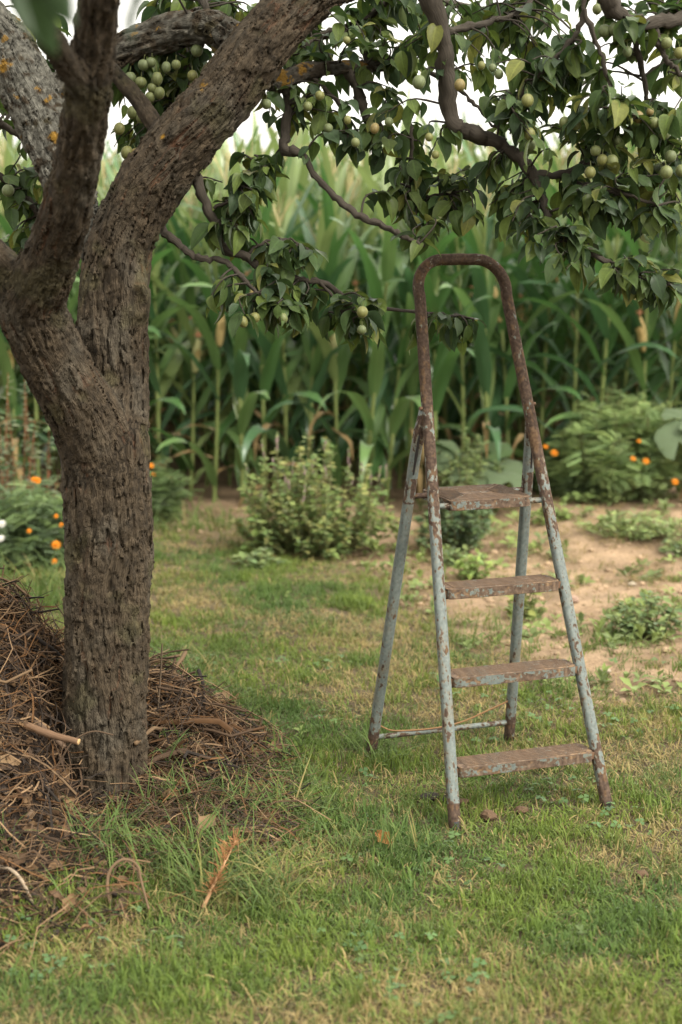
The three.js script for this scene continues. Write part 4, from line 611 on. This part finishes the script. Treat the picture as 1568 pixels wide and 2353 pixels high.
function lieOn(hf, x, z, tilt, lift) { const e = 0.03, y = hf(x, z), nx = (hf(x - e, z) - hf(x + e, z)) / (2 * e), nz = (hf(x, z - e) - hf(x, z + e)) / (2 * e), n = V(nx, 1, nz).normalize(), az = rr(0, 6.283), d = V(Math.cos(az), rr(-tilt, tilt), Math.sin(az)); d.addScaledVector(n, -d.dot(n) * 0.55).normalize(); const s = d.clone().cross(n).normalize(), m = s.clone().cross(d).normalize(); return new THREE.Matrix4().makeBasis(d, m, s).setPosition(x, y + lift, z); }
function brushHeap(label, hf, area, count, small, seed, dx, dz) {
  R = rngOf(seed); const t = thing('brush_heap', label, 'brush heap'), [x0, x1, z0, z1] = area, g = new GB(true), nx = Math.round((x1 - x0) / 0.02), nz = Math.round((z1 - z0) / 0.02);
  const full = (x, z) => landY(x, z) + hf(x, z);
  for (let j = 0; j <= nz; j++) for (let i = 0; i <= nx; i++) { const x = lerp(x0, x1, i / nx), z = lerp(z0, z1, j / nz), n = 0.75 + 0.8 * fbm(x * 22, z * 22, 4, 3); g.v(x, full(x, z) + 0.02 * fbm(x * 20, z * 20, 1, 3) * Math.min(1, hf(x, z) * 12) - 0.03 * (1 - sstep(0, 0.03, hf(x, z))), z, x * 4, z * 4, [0.035 * n, 0.023 * n, 0.015 * n]); }
  for (let j = 0; j < nz; j++) for (let i = 0; i < nx; i++) { const a = j * (nx + 1) + i; g.q(a, a + nx + 1, a + nx + 2, a + 1); }
  mesh('compost_mound', g.build(), std([1, 1, 1], 0.97, { vertexColors: true, map: grain, bumpMap: grain, bumpScale: 0.01 }), t);
  const spot = (thr) => { for (let q = 0; q < 60; q++) { const x = rr(x0, x1), z = rr(z0, z1), h = hf(x, z); if (h > thr && R() < 0.25 + h * 2) return [x, z]; } return null; };
  for (let k = 0; k < count; k++) { const p = spot(0.045); if (!p) continue; const m = mesh('stick', sticks[Math.floor(R() * 8)], twigMats[Math.floor(R() * 5)], t); m.applyMatrix4(lieOn(full, p[0], p[1], 1.0, rr(0.005, 0.07))); m.scale.multiplyScalar(rr(0.6, 1.15)); }
  for (let k = 0; k < count * 0.28; k++) { const p = spot(0.03); if (!p) continue; const m = mesh('dead_leaf', deadLeaves[k % 4], deadMats[Math.floor(R() * 4)], t); m.applyMatrix4(lieOn(full, p[0], p[1], 0.8, rr(0.012, 0.035))); m.rotation.x += rr(-0.6, 0.6); m.scale.multiplyScalar(rr(0.7, 1.3)); }
  const hold = new THREE.Group(); hold.name = 'straw'; hold.userData.kind = 'stuff'; t.add(hold);
  straws.forEach((geo) => { const im = sh(new THREE.InstancedMesh(geo, std([1, 1, 1], 0.9), Math.round(small / 8))); im.name = 'straw_stems'; im.userData.kind = 'stuff'; for (let i = 0; i < im.count; i++) { const p = spot(0.008) ?? [x0 + 0.3, z0 + 0.3], c = twigTones[Math.floor(R() * 5)], v = rr(0.7, 1.45); im.setMatrixAt(i, lieOn(full, p[0], p[1], 0.9, rr(0.0, 0.045)).scale(V(1, 1, 1).multiplyScalar(rr(0.6, 1.2)))); im.setColorAt(i, colr(c[0] * v, c[1] * v, c[2] * v)); } hold.add(im); });
  const lit = new THREE.Group(); lit.name = 'leaf_litter'; lit.userData.kind = 'stuff'; t.add(lit);
  deadLeaves.forEach((geo) => { const im = sh(new THREE.InstancedMesh(geo, leafMat([1, 1, 1], 0.15, 0.05), Math.round(small / 14))); im.name = 'leaf_scraps'; im.userData.kind = 'stuff'; for (let i = 0; i < im.count; i++) { const p = spot(0.008) ?? [x0 + 0.3, z0 + 0.3], c = [[0.10, 0.06, 0.033], [0.06, 0.038, 0.024], [0.15, 0.09, 0.045], [0.03, 0.022, 0.017]][Math.floor(R() * 4)], v = rr(0.7, 1.3); im.setMatrixAt(i, lieOn(full, p[0], p[1], 1.2, rr(0.0, 0.03)).scale(V(1, 1, 1).multiplyScalar(rr(0.3, 0.85)))); im.setColorAt(i, colr(c[0] * v, c[1] * v, c[2] * v)); } lit.add(im); });
  return t;
}
brushHeap('tall heap of dry brown twigs and straw piled against the trunk', heapAt, [-2.2, -0.5, -5.5, -3.3], 300, 8200, 61);
brushHeap('low pile of dark twigs and straw lying between trunk and lawn', heapB, [-1.0, 0.02, -5.3, -3.75], 180, 5200, 62);
const groundAll = (x, z) => landY(x, z) + heapAt(x, z) + heapB(x, z);
{ // single sticks and scraps that stand out
  R = rngOf(70);
  const stick = (label, pts, r, tone, name = 'broken_stick', cut) => { const P = pts.map(([u, v, z]) => at(u, v, z)), b = P[0].clone(), t = thing(name, label, 'stick', b); mesh('shaft', tube(smooth(P.map((p) => p.clone().sub(b)), 14), (q) => lerp(r, r * 0.75, q), 8, 0.2, u0++), std(tone, 0.88, { map: grain }), t); if (cut) { const e = P[P.length - 1].clone().sub(b), d = P[P.length - 1].clone().sub(P[P.length - 2]).normalize(); mesh('cut_end', tube([e.clone().addScaledVector(d, -0.002), e.clone().addScaledVector(d, 0.0015)], () => r * 0.72, 8), std([0.42, 0.27, 0.13], 0.8), t); } return t; };
  let u0 = 1;
  stick('thick sawn stick with pale cut end jutting from heap by trunk', [[60, 1668, 4.22], [120, 1690, 4.2], [183, 1706, 4.18]], 0.012, [0.16, 0.095, 0.055], 'broken_stick', true);
  stick('brown stick with a pale broken tip leaning down the heap', [[30, 1850, 4.06], [55, 1900, 4.02], [82, 1985, 3.96]], 0.015, [0.2, 0.12, 0.065], 'broken_stick', true);
  stick('short crossing stick lying over the pale-tipped one', [[8, 1955, 3.98], [40, 1915, 3.98], [78, 1865, 3.99]], 0.011, [0.2, 0.135, 0.085]);
  stick('long bent stick along the upper side of the heap', [[-20, 1560, 4.36], [50, 1630, 4.34], [130, 1700, 4.3], [150, 1720, 4.28]], 0.011, [0.13, 0.085, 0.055]);
  stick('pale arching dry stalk at the lower corner of the heap', [[-30, 1990, 3.8], [35, 2005, 3.74], [75, 2070, 3.7], [100, 2190, 3.66]], 0.005, [0.35, 0.27, 0.19], 'dry_stalk');
  stick('curled brown root loop in the grass before the heap', [[268, 2105, 3.70], [250, 2050, 3.72], [256, 2000, 3.74], [285, 1976, 3.75], [316, 1986, 3.75], [328, 2030, 3.74], [345, 2090, 3.70]], 0.0042, [0.17, 0.11, 0.065], 'root_loop');
  stick('thin wiry twig crossing the foot of the trunk', [[130, 1770, 4.26], [170, 1705, 4.27], [215, 1682, 4.28], [262, 1690, 4.29]], 0.0028, [0.10, 0.065, 0.04], 'thin_twig');
  stick('slender pale twig leaning out from the pile', [[345, 1690, 4.55], [450, 1745, 4.5], [560, 1815, 4.45]], 0.004, [0.27, 0.18, 0.10], 'thin_twig');
  stick('dry stem rising from the pile beside the trunk', [[362, 1660, 4.6], [370, 1560, 4.62], [374, 1480, 4.62]], 0.003, [0.12, 0.085, 0.055], 'dry_stalk');
  stick('dark thin twig lying across the grass by the ladder foot', [[860, 1795, 4.62], [920, 1815, 4.58], [1000, 1828, 4.56], [1085, 1826, 4.55]].map(([u, v]) => { const g = ground(u, v - 6); return [u, v - 6, -g.z]; }), 0.004, [0.04, 0.032, 0.026], 'dark_twig');
  // orange-brown dried conifer sprig
  const sp = thing('conifer_sprig', 'rusty orange dried conifer sprig stuck in the grass', 'sprig', ground(470, 2095)); const g2 = new GB(); const top = at(545, 1930, 3.86).sub(sp.position); const P = smooth([V(0, 0.01, 0), V(0.03, top.y * 0.5, -0.03), top], 10); tubeInto(g2, P, (t) => lerp(0.0055, 0.002, t), 6); mesh('stem', g2.build(), std([0.32, 0.19, 0.1], 0.9), sp);
  const nd = new GB(); for (let k = 0; k < 110; k++) { const f = (0.25 + 0.75 * R()) * 10, i = Math.min(9, Math.floor(f)), p = P[i].clone().lerp(P[i + 1], f - i), d = V(rr(-1, 1), rr(0, 1.2), rr(-1, 1)).normalize().multiplyScalar(rr(0.015, 0.045)); tubeInto(nd, [p, p.clone().add(d)], () => 0.0011, 3); } const nm = mesh('needles', nd.build(), std([0.22, 0.105, 0.042], 0.85), sp); nm.userData.kind = 'stuff';
}
{ // dead leaves, clods and stones lying about
  R = rngOf(72);
  const lay = (name, label, cat, geo, mat, u, v, s, lift = 0.02, rx = 0) => { const p = ground(u, v), m = mesh(numbered(name), geo, mat, scene); m.position.set(p.x, groundAll(p.x, p.z) + lift, p.z); m.rotation.set(rx, rr(0, 6.28), rr(-0.3, 0.3)); m.scale.setScalar(s); tag(m, label, cat); return m; };
  const rock = (seed, flat) => { const g = new THREE.IcosahedronGeometry(1, 3), p = g.attributes.position; for (let i = 0; i < p.count; i++) { const x = p.getX(i), y = p.getY(i), z = p.getZ(i), k = 1 + 0.45 * fbm(x * 1.6 + seed, y * 1.6, z * 1.6, 4); p.setXYZ(i, x * k, y * k * flat, z * k); } g.computeVertexNormals(); return g; };
  lay('fallen_leaf', 'orange dry leaf standing in the grass before the ladder', 'leaf', curledLeaf(0.075, 0.04, 0.7), leafMat([0.30, 0.13, 0.04], 0.3, 0.05), 886, 1948, 0.85, 0.028, 0.9);
  const dk = std([0.035, 0.027, 0.022], 0.9, { map: grain }), soilM = std([0.12, 0.075, 0.045], 0.97, { map: grain });
  lay('bark_scrap', 'black rotten scrap of bark behind the near ladder foot', 'bark', rock(3, 0.4), dk, 985, 1838, 0.036, 0.008); lay('bark_scrap', 'small dark lump beside the black bark scrap', 'bark', rock(9, 0.5), dk, 1035, 1845, 0.025, 0.012); lay('bark_scrap', 'little brown bark chip right of the near ladder foot', 'bark', rock(5, 0.45), soilM, 1065, 1850, 0.018, 0.012);
  lay('soil_clod', 'brown crumbly clod in the grass right of the near foot', 'clod', rock(12, 0.7), soilM, 1125, 1885, 0.022, 0.016); lay('soil_clod', 'flat brown clod between the two front feet', 'clod', rock(15, 0.5), soilM, 1200, 1868, 0.02, 0.012); lay('soil_clod', 'small reddish clod in the foreground lawn', 'clod', rock(18, 0.6), soilM, 1478, 2010, 0.018, 0.012);
  const pale = std([0.36, 0.30, 0.22], 0.8, { map: grain }), pink = std([0.32, 0.215, 0.16], 0.85, { map: grain });
  lay('pebble', 'pale pebble on the worn grass right of the ladder', 'pebble', rock(21, 0.6), pale, 1393, 1552, 0.018, 0.02); lay('pebble', 'pinkish stone beyond the upper right step', 'pebble', rock(24, 0.6), pink, 1318, 1380, 0.025, 0.012); lay('pebble', 'cream pebble on the sandy strip', 'pebble', rock(27, 0.5), pale, 1452, 1345, 0.02, 0.006); lay('pebble', 'second cream pebble higher on the sandy strip', 'pebble', rock(30, 0.5), pale, 1590 - 50, 1295, 0.024, 0.006);
  lay('fallen_leaf', 'tan dry leaf at the edge of the twig pile', 'leaf', deadLeaves[2], deadMats[2], 512, 1630, 1.1, 0.03, 0.5); lay('fallen_leaf', 'brown curled leaf low down before the twig pile', 'leaf', deadLeaves[0], deadMats[2], 480, 1965, 1.2, 0.05, 0.4); lay('fallen_leaf', 'pale curled leaf beside the twig pile tip', 'leaf', deadLeaves[1], deadMats[1], 620, 1782, 1.2, 0.02, 0.3);
  // crumbs of earth on the bare bed
  const crumb = rock(33, 0.7), im = sh(new THREE.InstancedMesh(crumb, std([1, 1, 1], 0.97), 1500)); im.name = 'soil_crumbs'; tag(im, 'loose crumbs and small clods scattered over the bare garden soil', 'soil crumbs', null, 'stuff');
  for (let i = 0; i < 1500; i++) { let x, zd; do { zd = rr(5.4, 9.3); x = rr(-0.25 * zd, 0.25 * zd + 0.4); } while (lawnAt(x, zd) > 0.75 * R() + 0.1); const s = 0.004 + 0.018 * Math.pow(R(), 4), v = rr(0.7, 1.2); im.setMatrixAt(i, new THREE.Matrix4().makeRotationY(rr(0, 6.28)).scale(V(s, s, s)).setPosition(x, landY(x, -zd) + s * 0.2, -zd)); im.setColorAt(i, colr(0.25 * v, 0.175 * v, 0.11 * v)); } scene.add(im);
}

// ------------------------------------------------------------------ grass
R = rngOf(83);
function tuft(n, spread, h0, h1, w, bend, seg = 3) {
  const g = new GB(); for (let k = 0; k < n; k++) {
    const a = rr(0, 6.283), r = spread * Math.sqrt(R()), bx = Math.cos(a) * r, bz = Math.sin(a) * r, az = rr(0, 6.283), h = rr(h0, h1), cv = rr(0.15, 1) * bend, dx = Math.cos(az), dz = Math.sin(az), sx = -dz, sz = dx, wd = w * rr(0.7, 1.2); let px = bx, py = 0, pz = bz, el = 1.45 - rr(0, 0.45), prev;
    for (let i = 0; i <= seg; i++) { const t = i / seg, ww = wd * 0.5 * (1 - t * t * 0.98), A = g.v(px - sx * ww, py, pz - sz * ww), B = g.v(px + sx * ww, py, pz + sz * ww); if (prev) g.q(prev[0], prev[1], B, A); prev = [A, B]; px += dx * Math.cos(el) * h / seg; py += Math.sin(el) * h / seg; pz += dz * Math.cos(el) * h / seg; el -= cv * 1.5 / seg; }
  } return g.build();
}
const grassMat = leafMat([1, 1, 1], 0.35, 0.12);
const inHeap = (x, z) => heapAt(x, z) + heapB(x, z);
const dryness = (x, zd) => { const p = fbm(x * 1.5 + 3, zd * 1.5, 7, 3) + 0.5 * fbm(x * 5, zd * 5, 2, 3); const near = sstep(3.75, 3.1, zd) * 0.22 * sstep(0.9, -0.2, x), left = 0.12 * sstep(4.6, 6.8, zd); return clamp(0.46 + 2.0 * p + near + left + 0.35 * sstep(0.9, 0.35, lawnAt(x, zd)), 0, 1); };
function scatter(name, label, cat, geos, count, place, col) {
  const G = new THREE.Group(); G.name = name; tag(G, label, cat, null, 'stuff'); scene.add(G);
  geos.forEach((geo) => { const n = Math.round(count / geos.length), spots = []; for (let i = 0; i < n; i++) { const p = place(); if (p) spots.push(p); } const im = sh(new THREE.InstancedMesh(geo, grassMat, spots.length)); im.name = 'blades'; im.userData.kind = 'stuff'; const M = new THREE.Matrix4(), E = new THREE.Euler(), Q = new THREE.Quaternion(); spots.forEach(([x, z, s, hs], i) => { E.set(rr(-0.4, 0.4), rr(0, 6.28), rr(-0.4, 0.4)); Q.setFromEuler(E); M.compose(V(x, groundAll(x, z) - 0.004, z), Q, V(s, s * hs, s)); im.setMatrixAt(i, M); im.setColorAt(i, col(x, z)); }); G.add(im); });
}
const half = (zd) => 0.235 * zd + 0.5;
const pickZ = () => { const t = R(); return lerp(2.75, 9.1, Math.pow(t, 1.25)); };
const mixc = (a, b, t, v) => colr(lerp(a[0], b[0], t) * v, lerp(a[1], b[1], t) * v, lerp(a[2], b[2], t) * v);
const green1 = [0.120, 0.165, 0.024], green2 = [0.068, 0.120, 0.026], straw = [0.34, 0.255, 0.11];
scatter('lawn_grass', 'short patchy green lawn grass covering the garden floor', 'grass', [0, 1, 2, 3].map(() => tuft(10, 0.03, 0.02, 0.05, 0.0038, 1.3)), 46000, () => { const zd = pickZ(), x = rr(-half(zd), half(zd)), l = lawnAt(x, zd); if (R() > Math.max(l * 1.05, zd < 7.6 && noise(x * 3.1, zd * 3.1, 12) > 0.04 ? 0.36 : 0.06) || inHeap(x, -zd) > 0.03 + 0.04 * R()) return null; if (R() < dryness(x, zd) * 0.75) return null; return [x, -zd, rr(0.75, 1.25), 0.6 + 1.0 * clamp(0.35 + fbm(x * 4, zd * 4, 4, 3) * 2.2)]; },
  (x, z) => { const t = clamp(0.5 + 1.3 * noise(x * 2.2, z * 2.2, 3) + rr(-0.3, 0.3)), y = Math.max(0, dryness(x, -z) - 0.35) * 0.5; const c = mixc(green1, green2, t, rr(0.75, 1.25)); return c.lerp(colr(...straw), y * R()); });
scatter('dry_grass', 'yellow dried grass blades mixed through the lawn', 'grass', [0, 1, 2].map(() => tuft(9, 0.032, 0.02, 0.05, 0.0032, 1.5)), 34000, () => { const zd = pickZ(), x = rr(-half(zd), half(zd)), l = lawnAt(x, zd); if (R() > l * 0.9 + (zd < 7.2 ? 0.1 : x > 0.3 ? 0.42 : 0.05) || inHeap(x, -zd) > 0.06) return null; if (R() > dryness(x, zd) * 0.9 + 0.06) return null; return [x, -zd, rr(0.7, 1.25), rr(0.6, 1)]; }, (x, z) => mixc(straw, [0.24, 0.2, 0.075], R(), rr(0.65, 1.15)));
// long uncut grass: [u, v, half width m, half depth m, tufts]
const longSpots = [[420, 1600, 0.22, 0.22, 130, 1], [400, 1540, 0.16, 0.2, 60, 1.1], [500, 1640, 0.14, 0.18, 45, 0.7], [690, 1850, 0.15, 0.18, 70, 0.8], [640, 1930, 0.18, 0.13, 60, 0.8], [500, 2030, 0.2, 0.12, 80, 0.85], [300, 1990, 0.2, 0.1, 40, 0.75], [580, 2070, 0.15, 0.08, 45, 0.8], [860, 1730, 0.12, 0.12, 40, 0.7], [400, 1900, 0.14, 0.1, 10, 0.8], [880, 1960, 0.16, 0.12, 45, 0.6], [60, 1370, 0.3, 0.3, 50, 1.1], [160, 2080, 0.3, 0.15, 25, 0.7], [1100, 1460, 0.2, 0.2, 40, 0.7], [430, 1205, 0.35, 0.3, 60, 1.0], [1170, 1560, 0.3, 0.3, 40, 0.55], [1400, 1500, 0.4, 0.25, 50, 0.55], [1048, 1897, 0.05, 0.04, 9, 0.32], [1397, 1852, 0.05, 0.04, 9, 0.32], [857, 1730, 0.05, 0.05, 12, 0.4], [1175, 1702, 0.05, 0.04, 10, 0.35], [520, 1880, 0.2, 0.1, 30, 0.75], [650, 1800, 0.1, 0.14, 55, 0.8], [600, 1880, 0.12, 0.1, 50, 0.85], [440, 1990, 0.2, 0.08, 45, 0.8], [380, 1840, 0.1, 0.06, 10, 0.7]];
let li = 0; const longList = []; for (const [u, v, hx, hz, n, s] of longSpots) { const p = ground(u, v); for (let k = 0; k < n; k++) { const a = rr(0, 6.283), q = Math.sqrt(R()); longList.push([p.x + Math.cos(a) * q * hx, p.z + Math.sin(a) * q * hz, s * rr(0.6, 1.15), rr(0.7, 1.1)]); } }
scatter('long_grass', 'long uncut arching grass round the trunk and twig piles', 'grass', [0, 1, 2].map(() => tuft(6, 0.035, 0.07, 0.25, 0.0052, 1.7, 6)), longList.length, () => longList[li++] ?? null, (x, z) => R() < 0.16 ? mixc(straw, green1, R(), 0.85) : mixc([0.07, 0.118, 0.028], [0.11, 0.155, 0.036], R(), rr(0.75, 1.15)));
{ // clover and broad weeds in the turf
  const lf = smallLeaf(0.022, 0.02), list = []; for (let k = 0; k < 3; k++) { const g = lf.clone(); g.rotateY(k * 2.094); g.translate(0, 0.03, 0); list.push(g); } const geo = mergeGeometries(list);
  scatter('clover', 'small round clover leaves dotted through the lawn', 'clover', [geo], 1800, () => { const zd = lerp(3.0, 6, R()), x = rr(-half(zd), half(zd)); if (noise(x * 2.4, zd * 2.4, 6) < 0.12 || inHeap(x, -zd) > 0.05) return null; return [x, -zd, rr(0.5, 0.95), rr(0.8, 1.4)]; }, () => mixc([0.10, 0.17, 0.05], [0.07, 0.13, 0.05], R(), rr(0.8, 1.2)));
}

{ // seedlings and broad-leaved weeds
  const mk = (n, l, w, tilt) => { const list = []; for (let k = 0; k < n; k++) { const g = smallLeaf(l * rr(0.7, 1.2), w * rr(0.8, 1.2)); g.rotateZ(rr(0.1, tilt)); g.rotateY(k * 2.4 + rr(-0.3, 0.3)); g.translate(0, 0.006 + 0.004 * k, 0); list.push(g); } return mergeGeometries(list); };
  R = rngOf(112);
  scatter('soil_seedlings', 'tiny seedlings and weeds dotted over the bare garden soil', 'seedlings', [mk(6, 0.045, 0.02, 0.9), mk(9, 0.035, 0.018, 1.2), mk(5, 0.055, 0.026, 0.6)], 900, () => { const zd = lerp(5.6, 9.1, R()), x = rr(0.0, half(zd)); if (lawnAt(x, zd) > 0.7 || noise(x * 2.1, zd * 2.1, 15) < -0.05) return null; return [x, -zd, rr(0.5, 1.5), rr(0.8, 1.6)]; }, () => mixc([0.20, 0.25, 0.07], [0.13, 0.17, 0.06], R(), rr(0.8, 1.2)));
  scatter('lawn_weeds', 'broad-leaved weed rosettes scattered through the lawn', 'weeds', [mk(7, 0.05, 0.022, 0.5), mk(6, 0.04, 0.024, 0.4)], 260, () => { const zd = lerp(3.0, 7.5, R()), x = rr(-half(zd), half(zd)); if (inHeap(x, -zd) > 0.03 || lawnAt(x, zd) < 0.5 || noise(x * 1.9, zd * 1.9, 25) < 0.05) return null; return [x, -zd, rr(0.4, 0.7), rr(0.9, 1.4)]; }, () => mixc([0.15, 0.19, 0.05], [0.09, 0.13, 0.045], R(), rr(0.8, 1.2)));
}

renderer.render(scene, camera);
